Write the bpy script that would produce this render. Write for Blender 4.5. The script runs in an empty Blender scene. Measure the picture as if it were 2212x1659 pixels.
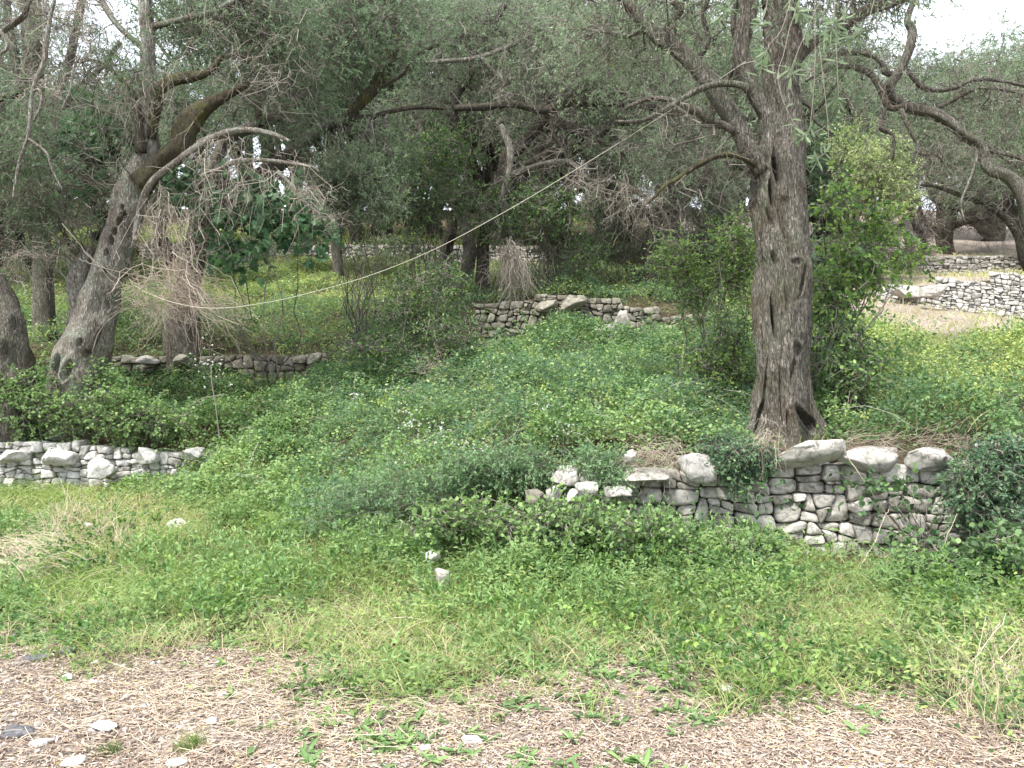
import bpy, math, random
import numpy as np
from mathutils import Vector

# ------------------------------------------------------------------ camera, world, sun, exposure
scene = bpy.context.scene
COL = scene.collection
CAM_Z = 1.6
FPX = 1736.0                      # focal length in 2212-px-wide picture units
CX, CY = 1106.0, 829.5
cam_data = bpy.data.cameras.new('camera')
cam_data.sensor_width = 36.0
cam_data.lens = 36.0 * FPX / 2212.0
cam_data.clip_start = 0.05
cam_data.clip_end = 3000.0
cam = bpy.data.objects.new('camera', cam_data)
COL.objects.link(cam)
cam.location = (0, 0, CAM_Z)
cam.rotation_euler = (math.radians(90), 0, 0)
scene.camera = cam

SUN_EL, SUN_AZ = math.radians(58), math.radians(-140)   # azimuth from +Y, clockwise
world = bpy.data.worlds.new('World')
scene.world = world
world.use_nodes = True
wn = world.node_tree
wn.nodes.clear()
w_out = wn.nodes.new('ShaderNodeOutputWorld')
w_bg = wn.nodes.new('ShaderNodeBackground')
w_sky = wn.nodes.new('ShaderNodeTexSky')
w_sky.sky_type = 'NISHITA'
w_sky.sun_disc = False
w_sky.sun_elevation = SUN_EL
w_sky.sun_rotation = SUN_AZ
w_sky.dust_density = 3.0
w_sky.air_density = 1.0
w_mix = wn.nodes.new('ShaderNodeMixRGB')
w_mix.inputs[0].default_value = 0.72
w_mix.inputs[2].default_value = (9.2, 9.6, 10.3, 1)    # bright even cloud
wn.links.new(w_sky.outputs[0], w_mix.inputs[1])
wn.links.new(w_mix.outputs[0], w_bg.inputs[0])
w_bg.inputs[1].default_value = 0.095
wn.links.new(w_bg.outputs[0], w_out.inputs[0])

sun_data = bpy.data.lights.new('sun', 'SUN')
sun_data.energy = 2.6
sun_data.angle = math.radians(9)
sun_data.color = (1.0, 0.96, 0.9)
sun = bpy.data.objects.new('sun', sun_data)
COL.objects.link(sun)
_d = Vector((math.sin(SUN_AZ) * math.cos(SUN_EL), math.cos(SUN_AZ) * math.cos(SUN_EL), math.sin(SUN_EL)))
sun.rotation_euler = _d.to_track_quat('Z', 'Y').to_euler()

scene.view_settings.view_transform = 'Standard'
scene.view_settings.look = 'None'
scene.view_settings.exposure = 1.48
scene.view_settings.gamma = 1.0
cy = scene.cycles
cy.use_denoising = True
cy.max_bounces = 7
cy.diffuse_bounces = 4
cy.glossy_bounces = 2
cy.transmission_bounces = 5
cy.transparent_max_bounces = 4
cy.caustics_reflective = False
cy.caustics_refractive = False

rng = np.random.default_rng(7)
random.seed(7)

# ------------------------------------------------------------------ maths helpers
def P(px, py, d):
    return np.array([(px - CX) / FPX * d, d, CAM_Z + (CY - py) / FPX * d])

def hash3(i, j, k, seed):
    n = (i * 73856093) ^ (j * 19349663) ^ (k * 83492791) ^ (seed * 2654435)
    n = (n ^ (n >> 13)) * 1274126177
    n = n & 0x7fffffff
    n = (n ^ (n >> 16)) & 0xffff
    return n / 65535.0

def vnoise(p, seed=0):
    p = np.asarray(p, dtype=np.float64)
    f = np.floor(p)
    i = f.astype(np.int64)
    t = p - f
    t = t * t * (3 - 2 * t)
    r = 0
    for dx in (0, 1):
        wx = t[..., 0] if dx else 1 - t[..., 0]
        for dy in (0, 1):
            wy = t[..., 1] if dy else 1 - t[..., 1]
            for dz in (0, 1):
                wz = t[..., 2] if dz else 1 - t[..., 2]
                r = r + wx * wy * wz * hash3(i[..., 0] + dx, i[..., 1] + dy, i[..., 2] + dz, seed)
    return r * 2 - 1

def fbm(p, octs=3, seed=0):
    p = np.asarray(p, dtype=np.float64)
    a, s, r = 1.0, 1.0, 0
    for o in range(octs):
        r = r + a * vnoise(p * s + o * 17.3, seed + o)
        a *= 0.5
        s *= 2.05
    return r

def n2(x, y, f, seed=0, octs=2):
    return fbm(np.stack([np.asarray(x) * f, np.asarray(y) * f, np.zeros_like(np.asarray(x, dtype=float)) + .37], -1), octs, seed)

def norm(v):
    return v / np.maximum(np.linalg.norm(v, axis=-1, keepdims=True), 1e-9)

def sstep(a, b, x):
    t = np.clip((x - a) / (b - a), 0, 1)
    return t * t * (3 - 2 * t)

# ------------------------------------------------------------------ terrain
def y1f(x): return np.interp(x, [-30, -9, -5, -3, -1, .2, 3, 5.5, 30], [12.2, 11.6, 11.5, 10.5, 8.7, 7.85, 7.45, 7.3, 6.4])
def y2f(x): return np.interp(x, [-30, -12, -3.9, -1.5, 3.5, 6, 8.7, 10.5, 13, 30], [13.5, 14.5, 14.8, 15.8, 16, 17.2, 18.4, 16.6, 15.4, 14.5])
def y3f(x): return np.interp(x, [-30, -4, 4, 10, 30], [24, 25, 25.5, 24.6, 23.5])
X_ = np.interp
def ground(x, y, noise=True):
    x = np.asarray(x, dtype=float)
    y = np.asarray(y, dtype=float)
    x, y = np.broadcast_arrays(x, y)
    y1, y2, y3 = y1f(x), y2f(x), y3f(x)
    h0 = X_(x, [-9, -4, 0], [.12, .08, .02])
    a1 = X_(x, [-9, -5, -1, .5, 2.2, 3.2, 6], [.68, .72, .78, .78, .9, .96, .96])
    b1 = X_(x, [-12, -3.9, -1, 3.5, 8.7, 10.5, 14], [1.72, 1.72, 2.38, 2.42, 3.5, 2.95, 2.6])
    s2 = X_(x, [-12, -4, -3.2, -1.4, -.9, 3.5, 5, 8, 8.8, 10.5, 14], [.42, .42, .15, .2, .8, .8, .35, .2, .25, .87, 1.2])
    c1 = X_(x, [-12, -3, 4, 9, 16], [5.3, 5.3, 5.2, 4.85, 4.85])
    c1 = np.maximum(c1, b1 + s2 + .3)
    s3 = .6
    o = np.zeros_like(x)
    kk = X_(x, [-4.7, -3.9, -.5, 0], [0, .75, .75, 0])
    K = [(o - 60, o - 1.5), (o + 2, o), (y1 - 2, o), (y1 + .12 - kk, h0), (y1 + .42 + kk, a1), (y2 + .1, b1), (y2 + .4, b1 + s2),
         (y3 + .1, c1), (y3 + .4, c1 + s3), (o + 45, o + 11.4), (o + 60, o + 11.8), (o + 600, o + 11), ]
    z = K[0][1].copy()
    for (ya, za), (yb, zb) in zip(K[:-1], K[1:]):
        z = z + np.clip((y - ya) / (yb - ya), 0, 1) * (zb - za)
    if noise:
        far = sstep(0, 1.5, y - y1)
        z = z + .018 * n2(x, y, 2.3, 3) + .012 * n2(x, y, 9, 5) + far * .09 * n2(x, y, .8, 4) * sstep(.3, 1.2, abs(y - y2))
        z = z + sstep(28, 50, y) * .9 * n2(x, y, .12, 6)
    return z

def thick(x, y):
    """height of the ground cover over the soil"""
    y1 = y1f(x)
    dy = y - y1
    fr = X_(x, [-9, -5.6, -4.6, -3.6, -1.2, .1, .6, 1.2, 2.0, 2.9, 4.0, 4.6, 6],
            [.05, .06, .25, .42, .52, .5, .36, .38, .22, .04, .03, .3, .55])
    top = X_(x, [-9, -6, -4.5, -3, 0, .6, 2.0, 2.9, 4.2, 5, 8], [.32, .26, .25, .35, .42, .3, .24, .14, .14, .3, .3])
    wdt = X_(x, [-9, -5, -3, 0, 2, 4, 6], [.8, 1.2, 2.2, 2.4, 2.3, 2.4, 3.0])
    front = fr * np.clip(1 + dy / wdt, 0, 1) ** .8
    back = top + (.36 - top) * sstep(.4, 1.6, dy) + .14 * sstep(.2, .8, n2(x, y, .7, 11))
    back = back * (1 - .45 * sstep(16, 22, y))
    lb = X_(x, [-8, -6.7, -5.5, -4.3], [.85, .75, .35, 0]) * np.exp(-((y - 12.1) / .55) ** 2)
    back = back * (1 - .8 * np.exp(-((y - y2f(x) + .5) / .8) ** 2) * sstep(-3.3, -3.8, x))
    back = back * (1 - .9 * np.exp(-((x - 2.85) / .55) ** 4 - ((y - 8.05) / .5) ** 4))
    t = np.where(dy < 0.05, front, back + lb)
    t = t * (1 - .8 * sstep(5.9, 7.2, x) * sstep(12.6, 14.2, y + .25 * (x - 8)))
    t = t * np.clip(.8 + .9 * n2(x, y, 1.15, 12) + .5 * n2(x, y, 3.2, 13), .4, 2.2)
    return np.maximum(t, 0)

def hit(px, py, cover=False):
    """distance at which the sight line through a point of the picture plan meets the terrain"""
    d = np.arange(2.5, 60, .02)
    x = (px - CX) / FPX * d
    z = CAM_Z + (CY - py) / FPX * d
    g = ground(x, d, False) + (thick(x, d) if cover else 0)
    i = np.argmax(z <= g)
    return float(d[i])

# ------------------------------------------------------------------ mesh helpers
def make_mesh(name, V, faces, tint=None, smooth=False, matidx=None):
    """faces: list of (M,k) int arrays. tint: per-face float list matching"""
    me = bpy.data.meshes.new(name)
    V = np.asarray(V, dtype=np.float32)
    me.vertices.add(len(V))
    me.vertices.foreach_set('co', V.ravel())
    loops = np.concatenate([f.ravel() for f in faces]).astype(np.int32)
    sizes = np.concatenate([np.full(len(f), f.shape[1], dtype=np.int32) for f in faces])
    starts = np.concatenate([[0], np.cumsum(sizes)[:-1]]).astype(np.int32)
    me.loops.add(len(loops))
    me.loops.foreach_set('vertex_index', loops)
    me.polygons.add(len(sizes))
    me.polygons.foreach_set('loop_start', starts)
    me.polygons.foreach_set('loop_total', sizes)
    me.polygons.foreach_set('use_smooth', np.full(len(sizes), smooth, dtype=bool))
    if matidx is not None:
        me.polygons.foreach_set('material_index', np.asarray(matidx, dtype=np.int32))
    if tint is not None:
        at = me.attributes.new('tint', 'FLOAT', 'FACE')
        at.data.foreach_set('value', np.asarray(tint, dtype=np.float32))
    me.update(calc_edges=True)
    return me

class Soup:
    """collects vertex/face arrays and links them as ONE mesh object"""
    def __init__(self):
        self.V, self.F, self.T, self.n = [], [], [], 0
    def add(self, V, faces, tint=None):
        V = np.asarray(V).reshape(-1, 3)
        if not isinstance(faces, list):
            faces = [faces]
        nf = sum(len(f) for f in faces)
        if tint is None:
            tint = np.full(nf, .5)
        tint = np.asarray(tint, dtype=float)
        if tint.ndim == 0:
            tint = np.full(nf, float(tint))
        self.V.append(V)
        o = 0
        for f in faces:
            self.F.append(f + self.n)
            self.T.append(tint[o:o + len(f)])
            o += len(f)
        self.n += len(V)
        return self
    def mesh(self, name, mats, smooth=False, origin=None):
        V = np.concatenate(self.V)
        if origin is not None:
            V = V - np.asarray(origin)
        me = make_mesh(name, V, self.F, np.concatenate(self.T), smooth)
        for m in (mats if isinstance(mats, (list, tuple)) else [mats]):
            me.materials.append(m)
        return me
    def build(self, name, mats, parent=None, smooth=False, origin=None):
        o = parent
        if parent is not None and origin is None:
            origin = np.array(parent.location)
        ob = bpy.data.objects.new(name, self.mesh(name, mats, smooth, origin))
        COL.objects.link(ob)
        if parent is not None:
            ob.parent = parent
        elif origin is not None:
            ob.location = origin
        return ob

def tag(o, label=None, cat=None, group=None, kind=None):
    if label: o['label'] = label
    if cat: o['category'] = cat
    if group: o['group'] = group
    if kind: o['kind'] = kind
    return o

def thing(name, label, cat, loc=(0, 0, 0), group=None):
    o = bpy.data.objects.new(name, None)
    o.empty_display_size = .2
    COL.objects.link(o)
    o.location = [float(c) for c in loc]
    return tag(o, label, cat, group)

def leaves(Pb, D, N, L, W, tmpl, tint, curl=0.0):
    """flat or slightly folded leaf polygons; tmpl is a list of (along, across) points"""
    D = norm(D)
    S = norm(np.cross(D, N))
    N = np.cross(S, D)
    t = np.asarray(tmpl)
    L = np.asarray(L)[:, None, None]
    W = np.asarray(W)[:, None, None]
    V = Pb[:, None, :] + D[:, None, :] * (t[None, :, 0:1] * L) + S[:, None, :] * (t[None, :, 1:2] * W)
    V = V + N[:, None, :] * L * (-curl * (t[None, :, 0:1] ** 2) + .18 * curl * np.abs(t[None, :, 1:2]))
    k = len(t)
    F = np.arange(len(Pb) * k).reshape(-1, k)
    return V.reshape(-1, 3), F, tint

OLIVE = [(0, 0), (.4, .5), (1, 0), (.4, -.5)]
ROUND = [(0, 0), (.22, .42), (.62, .48), (1, 0), (.62, -.48), (.22, -.42)]
LANCE = [(0, 0), (.3, .4), (.7, .42), (1, 0), (.7, -.42), (.3, -.4)]
FIG = [(0, 0), (-.08, .35), (.2, .28), (.32, .62), (.52, .25), (.7, .3), (1, 0), (.7, -.3), (.52, -.25), (.32, -.62), (.2, -.28), (-.08, -.35)]

def tubes(Pt, R, sides=4, tint=None):
    """Pt (N,K,3) polylines, R (N,K) radii"""
    Pt = np.asarray(Pt, dtype=float)
    N, K, _ = Pt.shape
    T = np.empty_like(Pt)
    T[:, 1:-1] = Pt[:, 2:] - Pt[:, :-2]
    T[:, 0] = Pt[:, 1] - Pt[:, 0]
    T[:, -1] = Pt[:, -1] - Pt[:, -2]
    T = norm(T)
    ref = np.where(np.abs(T[..., 2:3]) > .9, np.array([1., .1, 0]), np.array([0, .1, 1.]))
    A = norm(np.cross(T, ref))
    # keep frames from flipping along a line
    for k in range(1, K):
        a = A[:, k - 1] - T[:, k] * np.sum(A[:, k - 1] * T[:, k], -1, keepdims=True)
        A[:, k] = norm(a)
    B = np.cross(T, A)
    th = np.arange(sides) / sides * 2 * np.pi
    V = Pt[:, :, None, :] + R[:, :, None, None] * (A[:, :, None, :] * np.cos(th)[None, None, :, None] + B[:, :, None, :] * np.sin(th)[None, None, :, None])
    idx = np.arange(N * K * sides).reshape(N, K, sides)
    a = idx[:, :-1]
    b = idx[:, 1:]
    F = np.stack([a, np.roll(a, -1, 2), np.roll(b, -1, 2), b], -1).reshape(-1, 4)
    if tint is None:
        tint = rng.random(N)
    t = np.repeat(np.broadcast_to(np.asarray(tint, dtype=float), (N,)), (K - 1) * sides)
    return V.reshape(-1, 3), F, t

def catmull(pts, n):
    pts = np.asarray(pts, dtype=float)
    p = np.vstack([2 * pts[0] - pts[1], pts, 2 * pts[-1] - pts[-2]])
    seg = len(pts) - 1
    u = np.linspace(0, seg - 1e-6, n)
    i = u.astype(int)
    t = (u - i)[:, None]
    p0, p1, p2, p3 = p[i], p[i + 1], p[i + 2], p[i + 3]
    return .5 * ((2 * p1) + (-p0 + p2) * t + (2 * p0 - 5 * p1 + 4 * p2 - p3) * t ** 2 + (-p0 + 3 * p1 - 3 * p2 + p3) * t ** 3)

# ------------------------------------------------------------------ materials
def new_mat(name):
    m = bpy.data.materials.new(name)
    m.use_nodes = True
    nt = m.node_tree
    nt.nodes.clear()
    return m, nt, nt.nodes, nt.links

def ramp(nt, stops, fac):
    r = nt.nodes.new('ShaderNodeValToRGB')
    cr = r.color_ramp
    while len(cr.elements) < len(stops):
        cr.elements.new(.5)
    for e, (p, c) in zip(cr.elements, stops):
        e.position = p
        e.color = (*c, 1)
    nt.links.new(fac, r.inputs[0])
    return r.outputs[0]

def leaf_mat(name, stops, trans=.35, rough=.5, spec=.3, under=None):
    m, nt, nd, lk = new_mat(name)
    at = nd.new('ShaderNodeAttribute')
    at.attribute_name = 'tint'
    col = ramp(nt, stops, at.outputs['Fac'])
    if under is not None:
        geo = nd.new('ShaderNodeNewGeometry')
        mx = nd.new('ShaderNodeMixRGB')
        mx.inputs[2].default_value = (*under, 1)
        mt = nd.new('ShaderNodeMath'); mt.operation = 'MULTIPLY'; mt.inputs[1].default_value = .7
        lk.new(geo.outputs['Backfacing'], mt.inputs[0])
        lk.new(mt.outputs[0], mx.inputs[0])
        lk.new(col, mx.inputs[1])
        col = mx.outputs[0]
    p = nd.new('ShaderNodeBsdfPrincipled')
    lk.new(col, p.inputs['Base Color'])
    p.inputs['Roughness'].default_value = rough
    p.inputs['Specular IOR Level'].default_value = spec
    tr = nd.new('ShaderNodeBsdfTranslucent')
    hs = nd.new('ShaderNodeHueSaturation')
    hs.inputs['Value'].default_value = 1.25
    hs.inputs['Saturation'].default_value = 1.1
    lk.new(col, hs.inputs['Color'])
    lk.new(hs.outputs[0], tr.inputs[0])
    mix = nd.new('ShaderNodeMixShader')
    mix.inputs[0].default_value = trans
    lk.new(p.outputs[0], mix.inputs[1])
    lk.new(tr.outputs[0], mix.inputs[2])
    out = nd.new('ShaderNodeOutputMaterial')
    lk.new(mix.outputs[0], out.inputs[0])
    return m

def bark_mat(name, dark, mid, light, moss=None, scale=1.0, bump=.6, lichen=.5):
    m, nt, nd, lk = new_mat(name)
    tc = nd.new('ShaderNodeTexCoord')
    mp = nd.new('ShaderNodeMapping')
    mp.inputs['Scale'].default_value = (scale * 1.0, scale * 1.0, scale * .16)
    lk.new(tc.outputs['Object'], mp.inputs[0])
    nz = nd.new('ShaderNodeTexNoise')
    nz.inputs['Scale'].default_value = 48
    nz.inputs['Detail'].default_value = 7
    nz.inputs['Roughness'].default_value = .65
    nz.inputs['Distortion'].default_value = 1.2
    lk.new(mp.outputs[0], nz.inputs['Vector'])
    vo = nd.new('ShaderNodeTexVoronoi')
    vo.feature = 'DISTANCE_TO_EDGE'
    vo.inputs['Scale'].default_value = 62
    wv = nd.new('ShaderNodeMixRGB'); wv.inputs[0].default_value = .06
    lk.new(mp.outputs[0], wv.inputs[1]); lk.new(nz.outputs['Color'], wv.inputs[2])
    lk.new(wv.outputs[0], vo.inputs['Vector'])
    base = ramp(nt, [(.3, dark), (.5, mid), (.72, light)], nz.outputs['Fac'])
    cr = nd.new('ShaderNodeMapRange')
    cr.inputs['From Max'].default_value = .12
    cr.inputs['To Min'].default_value = .35
    lk.new(vo.outputs['Distance'], cr.inputs['Value'])
    mul = nd.new('ShaderNodeMixRGB'); mul.blend_type = 'MULTIPLY'; mul.inputs[0].default_value = .5
    lk.new(base, mul.inputs[1]); lk.new(cr.outputs[0], mul.inputs[2])
    col = mul.outputs[0]
    big = nd.new('ShaderNodeTexNoise')
    big.inputs['Scale'].default_value = 3.2
    big.inputs['Detail'].default_value = 6
    big.inputs['Roughness'].default_value = .7
    lk.new(tc.outputs['Object'], big.inputs['Vector'])
    lf = ramp(nt, [(.5, (0, 0, 0)), (.62, (1, 1, 1))], big.outputs['Fac'])
    lm = nd.new('ShaderNodeMath'); lm.operation = 'MULTIPLY'; lm.inputs[1].default_value = lichen
    lk.new(lf, lm.inputs[0])
    mx = nd.new('ShaderNodeMixRGB')
    mx.inputs[2].default_value = (*(moss or (.16, .2, .13)), 1)
    lk.new(lm.outputs[0], mx.inputs[0]); lk.new(col, mx.inputs[1])
    b2 = nd.new('ShaderNodeTexNoise')
    b2.inputs['Scale'].default_value = 1.7
    b2.inputs['Detail'].default_value = 5
    b2.inputs['Distortion'].default_value = 1.5
    lk.new(tc.outputs['Object'], b2.inputs['Vector'])
    tone = ramp(nt, [(.32, (.66, .59, .5)), (.5, (1, .98, .95)), (.66, (1.15, 1.2, 1.1))], b2.outputs['Fac'])
    mt = nd.new('ShaderNodeMixRGB'); mt.blend_type = 'MULTIPLY'; mt.inputs[0].default_value = .9
    lk.new(mx.outputs[0], mt.inputs[1]); lk.new(tone, mt.inputs[2])
    mx = mt
    mul2 = nd.new('ShaderNodeMixRGB'); mul2.blend_type = 'MULTIPLY'; mul2.inputs[0].default_value = .4
    lk.new(mx.outputs[0], mul2.inputs[1]); lk.new(cr.outputs[0], mul2.inputs[2])
    p = nd.new('ShaderNodeBsdfPrincipled')
    p.inputs['Roughness'].default_value = .9
    p.inputs['Specular IOR Level'].default_value = .15
    lk.new(mul2.outputs[0], p.inputs['Base Color'])
    bp = nd.new('ShaderNodeBump')
    bp.inputs['Strength'].default_value = bump
    bp.inputs['Distance'].default_value = .02
    ad = nd.new('ShaderNodeMath'); ad.operation = 'ADD'
    lk.new(nz.outputs['Fac'], ad.inputs[0]); lk.new(cr.outputs[0], ad.inputs[1])
    lk.new(ad.outputs[0], bp.inputs['Height'])
    lk.new(bp.outputs[0], p.inputs['Normal'])
    out = nd.new('ShaderNodeOutputMaterial')
    lk.new(p.outputs[0], out.inputs[0])
    return m

def twig_mat(name, stops, rough=.9):
    m, nt, nd, lk = new_mat(name)
    at = nd.new('ShaderNodeAttribute')
    at.attribute_name = 'tint'
    col = ramp(nt, stops, at.outputs['Fac'])
    p = nd.new('ShaderNodeBsdfPrincipled')
    p.inputs['Roughness'].default_value = rough
    p.inputs['Specular IOR Level'].default_value = .2
    lk.new(col, p.inputs['Base Color'])
    out = nd.new('ShaderNodeOutputMaterial')
    lk.new(p.outputs[0], out.inputs[0])
    return m

def stone_mat(name, dark, mid, light, stain, stain_amt=.6, scale=1.0):
    m, nt, nd, lk = new_mat(name)
    tc = nd.new('ShaderNodeTexCoord')
    at = nd.new('ShaderNodeAttribute')
    at.attribute_name = 'tint'
    base = ramp(nt, [(0, dark), (.5, mid), (1, light)], at.outputs['Fac'])
    nz = nd.new('ShaderNodeTexNoise')
    nz.inputs['Scale'].default_value = 9 * scale
    nz.inputs['Detail'].default_value = 9
    nz.inputs['Roughness'].default_value = .68
    lk.new(tc.outputs['Object'], nz.inputs['Vector'])
    v = nd.new('ShaderNodeMapRange')
    v.inputs['From Min'].default_value = .3; v.inputs['From Max'].default_value = .7
    v.inputs['To Min'].default_value = .62; v.inputs['To Max'].default_value = 1.25
    lk.new(nz.outputs['Fac'], v.inputs['Value'])
    mul = nd.new('ShaderNodeMixRGB'); mul.blend_type = 'MULTIPLY'; mul.inputs[0].default_value = 1
    lk.new(base, mul.inputs[1]); lk.new(v.outputs[0], mul.inputs[2])
    n3 = nd.new('ShaderNodeTexNoise')
    n3.inputs['Scale'].default_value = 5.5 * scale
    n3.inputs['Detail'].default_value = 8
    n3.inputs['Roughness'].default_value = .75
    n3.inputs['Distortion'].default_value = .8
    lk.new(tc.outputs['Object'], n3.inputs['Vector'])
    sf = ramp(nt, [(.54, (0, 0, 0)), (.6, (1, 1, 1))], n3.outputs['Fac'])
    sm = nd.new('ShaderNodeMath'); sm.operation = 'MULTIPLY'; sm.inputs[1].default_value = stain_amt
    lk.new(sf, sm.inputs[0])
    mx = nd.new('ShaderNodeMixRGB'); mx.inputs[2].default_value = (*stain, 1)
    lk.new(sm.outputs[0], mx.inputs[0]); lk.new(mul.outputs[0], mx.inputs[1])
    # fine cracks
    vo = nd.new('ShaderNodeTexVoronoi'); vo.feature = 'DISTANCE_TO_EDGE'
    vo.inputs['Scale'].default_value = 7 * scale
    wv = nd.new('ShaderNodeMixRGB'); wv.inputs[0].default_value = .12
    lk.new(tc.outputs['Object'], wv.inputs[1]); lk.new(nz.outputs['Color'], wv.inputs[2])
    lk.new(wv.outputs[0], vo.inputs['Vector'])
    cm = nd.new('ShaderNodeMapRange')
    cm.inputs['From Max'].default_value = .02; cm.inputs['To Min'].default_value = .55
    lk.new(vo.outputs['Distance'], cm.inputs['Value'])
    m3 = nd.new('ShaderNodeMixRGB'); m3.blend_type = 'MULTIPLY'; m3.inputs[0].default_value = .7
    lk.new(mx.outputs[0], m3.inputs[1]); lk.new(cm.outputs[0], m3.inputs[2])
    p = nd.new('ShaderNodeBsdfPrincipled')
    p.inputs['Roughness'].default_value = .92
    p.inputs['Specular IOR Level'].default_value = .15
    lk.new(m3.outputs[0], p.inputs['Base Color'])
    bp = nd.new('ShaderNodeBump')
    bp.inputs['Strength'].default_value = .7
    bp.inputs['Distance'].default_value = .02
    ad = nd.new('ShaderNodeMath'); ad.operation = 'ADD'
    lk.new(nz.outputs['Fac'], ad.inputs[0]); lk.new(cm.outputs[0], ad.inputs[1])
    lk.new(ad.outputs[0], bp.inputs['Height'])
    lk.new(bp.outputs[0], p.inputs['Normal'])
    out = nd.new('ShaderNodeOutputMaterial')
    lk.new(p.outputs[0], out.inputs[0])
    return m

M = {}
M['bark'] = bark_mat('olive_bark', (.045, .041, .035), (.195, .18, .155), (.38, .362, .325), moss=(.17, .2, .13), bump=1.0, lichen=.45)
M['bark_grey'] = bark_mat('weathered_olive_bark', (.09, .082, .072), (.33, .305, .27), (.6, .57, .52), moss=(.33, .4, .33), bump=1.0, lichen=.55)
M['bark_moss'] = bark_mat('mossy_bark', (.02, .018, .012), (.07, .062, .045), (.15, .13, .09), moss=(.09, .095, .03), lichen=.7)
M['bark_dark'] = bark_mat('dark_bark', (.022, .02, .017), (.075, .066, .055), (.17, .155, .13), moss=(.08, .085, .05), lichen=.4)
M['twig'] = twig_mat('twig', [(0, (.06, .053, .045)), (.6, (.16, .145, .122)), (1, (.27, .25, .215))])
M['twig_pale'] = twig_mat('dead_twig', [(0, (.16, .135, .11)), (.6, (.3, .265, .22)), (1, (.46, .42, .36))])
M['brush'] = twig_mat('dry_brush', [(0, (.2, .155, .125)), (.5, (.34, .28, .225)), (1, (.5, .44, .36))])
M['straw'] = twig_mat('straw', [(0, (.26, .2, .13)), (.5, (.45, .37, .26)), (1, (.58, .51, .4))], .7)
M['litter'] = twig_mat('leaf_litter', [(0, (.2, .14, .108)), (.35, (.325, .25, .195)), (.6, (.43, .36, .29)), (.85, (.55, .5, .43)), (1, (.5, .38, .16))], .75)
M['olive_leaf'] = leaf_mat('olive_leaf', [(0, (.08, .125, .06)), (.5, (.145, .205, .105)), (.93, (.24, .31, .18)), (1, (.42, .38, .06))],
                           trans=.42, rough=.4, spec=.5, under=(.24, .32, .2))
M['olive_leaf_dark'] = leaf_mat('olive_leaf_darker_green', [(0, (.05, .095, .042)), (.5, (.105, .17, .078)), (.96, (.18, .255, .13)), (1, (.4, .34, .04))],  # olive leaf in darker green tones, underside darker too
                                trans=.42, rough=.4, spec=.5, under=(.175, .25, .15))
M['bramble'] = leaf_mat('bramble_leaf', [(0, (.06, .12, .05)), (.35, (.10, .185, .07)), (.7, (.175, .285, .105)), (1, (.26, .38, .13))], trans=.35, rough=.5, spec=.35)
M['creeper'] = leaf_mat('creeper_leaf', [(0, (.065, .14, .08)), (.5, (.125, .22, .12)), (1, (.21, .33, .15))], trans=.4, rough=.5, spec=.35)
M['bush'] = leaf_mat('bush_leaf', [(0, (.05, .105, .04)), (.5, (.095, .185, .06)), (.85, (.2, .33, .08)), (1, (.34, .46, .13))], trans=.4, rough=.4, spec=.4)
M['lime'] = leaf_mat('yellow_green_leaf', [(0, (.16, .24, .07)), (.5, (.32, .41, .16)), (1, (.55, .6, .33))], trans=.4, rough=.5)
M['fig'] = leaf_mat('fig_leaf', [(0, (.04, .10, .05)), (.6, (.085, .17, .085)), (1, (.13, .24, .11))], trans=.3, rough=.5)
M['grass'] = leaf_mat('grass_blade', [(0, (.11, .17, .05)), (.4, (.2, .3, .08)), (.7, (.33, .42, .13)), (.88, (.46, .46, .22)), (1, (.6, .53, .34))], trans=.35, rough=.5)
M['herb'] = leaf_mat('herb_leaf', [(0, (.10, .17, .06)), (.5, (.21, .295, .09)), (1, (.40, .47, .15))], trans=.35, rough=.45, spec=.4)
M['weed'] = leaf_mat('weed_leaf', [(0, (.08, .15, .055)), (.5, (.15, .26, .09)), (1, (.26, .38, .14))], trans=.3, rough=.5, spec=.35)
M['white_petal'] = leaf_mat('white_petal', [(0, (.7, .72, .64)), (1, (.85, .85, .82))], trans=.3)
M['stone_wall'] = stone_mat('grey_limestone', (.3, .285, .25), (.44, .42, .38), (.56, .54, .495), (.13, .125, .10), .65)
M['stone_pale'] = stone_mat('pale_limestone', (.34, .325, .3), (.46, .45, .42), (.6, .59, .565), (.2, .195, .165), .6)
M['stone_mossy'] = stone_mat('mossy_limestone', (.12, .11, .09), (.2, .185, .15), (.32, .3, .25), (.06, .065, .025), .75)
M['stone_moss_dark'] = stone_mat('moss_covered_stone', (.05, .05, .02), (.08, .075, .03), (.12, .11, .05), (.05, .055, .012), .9)
M['pebble'] = stone_mat('dusty_pebble', (.3, .26, .225), (.42, .38, .34), (.58, .55, .52), (.3, .24, .2), .5, 3)
M['rock_dark'] = stone_mat('burnt_grey_stone', (.08, .08, .085), (.14, .14, .15), (.2, .2, .21), (.05, .05, .05), .4, 2)
M['rock_white'] = stone_mat('white_stone', (.55, .54, .52), (.66, .65, .63), (.78, .77, .75), (.45, .42, .38), .4, 2.5)

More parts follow.
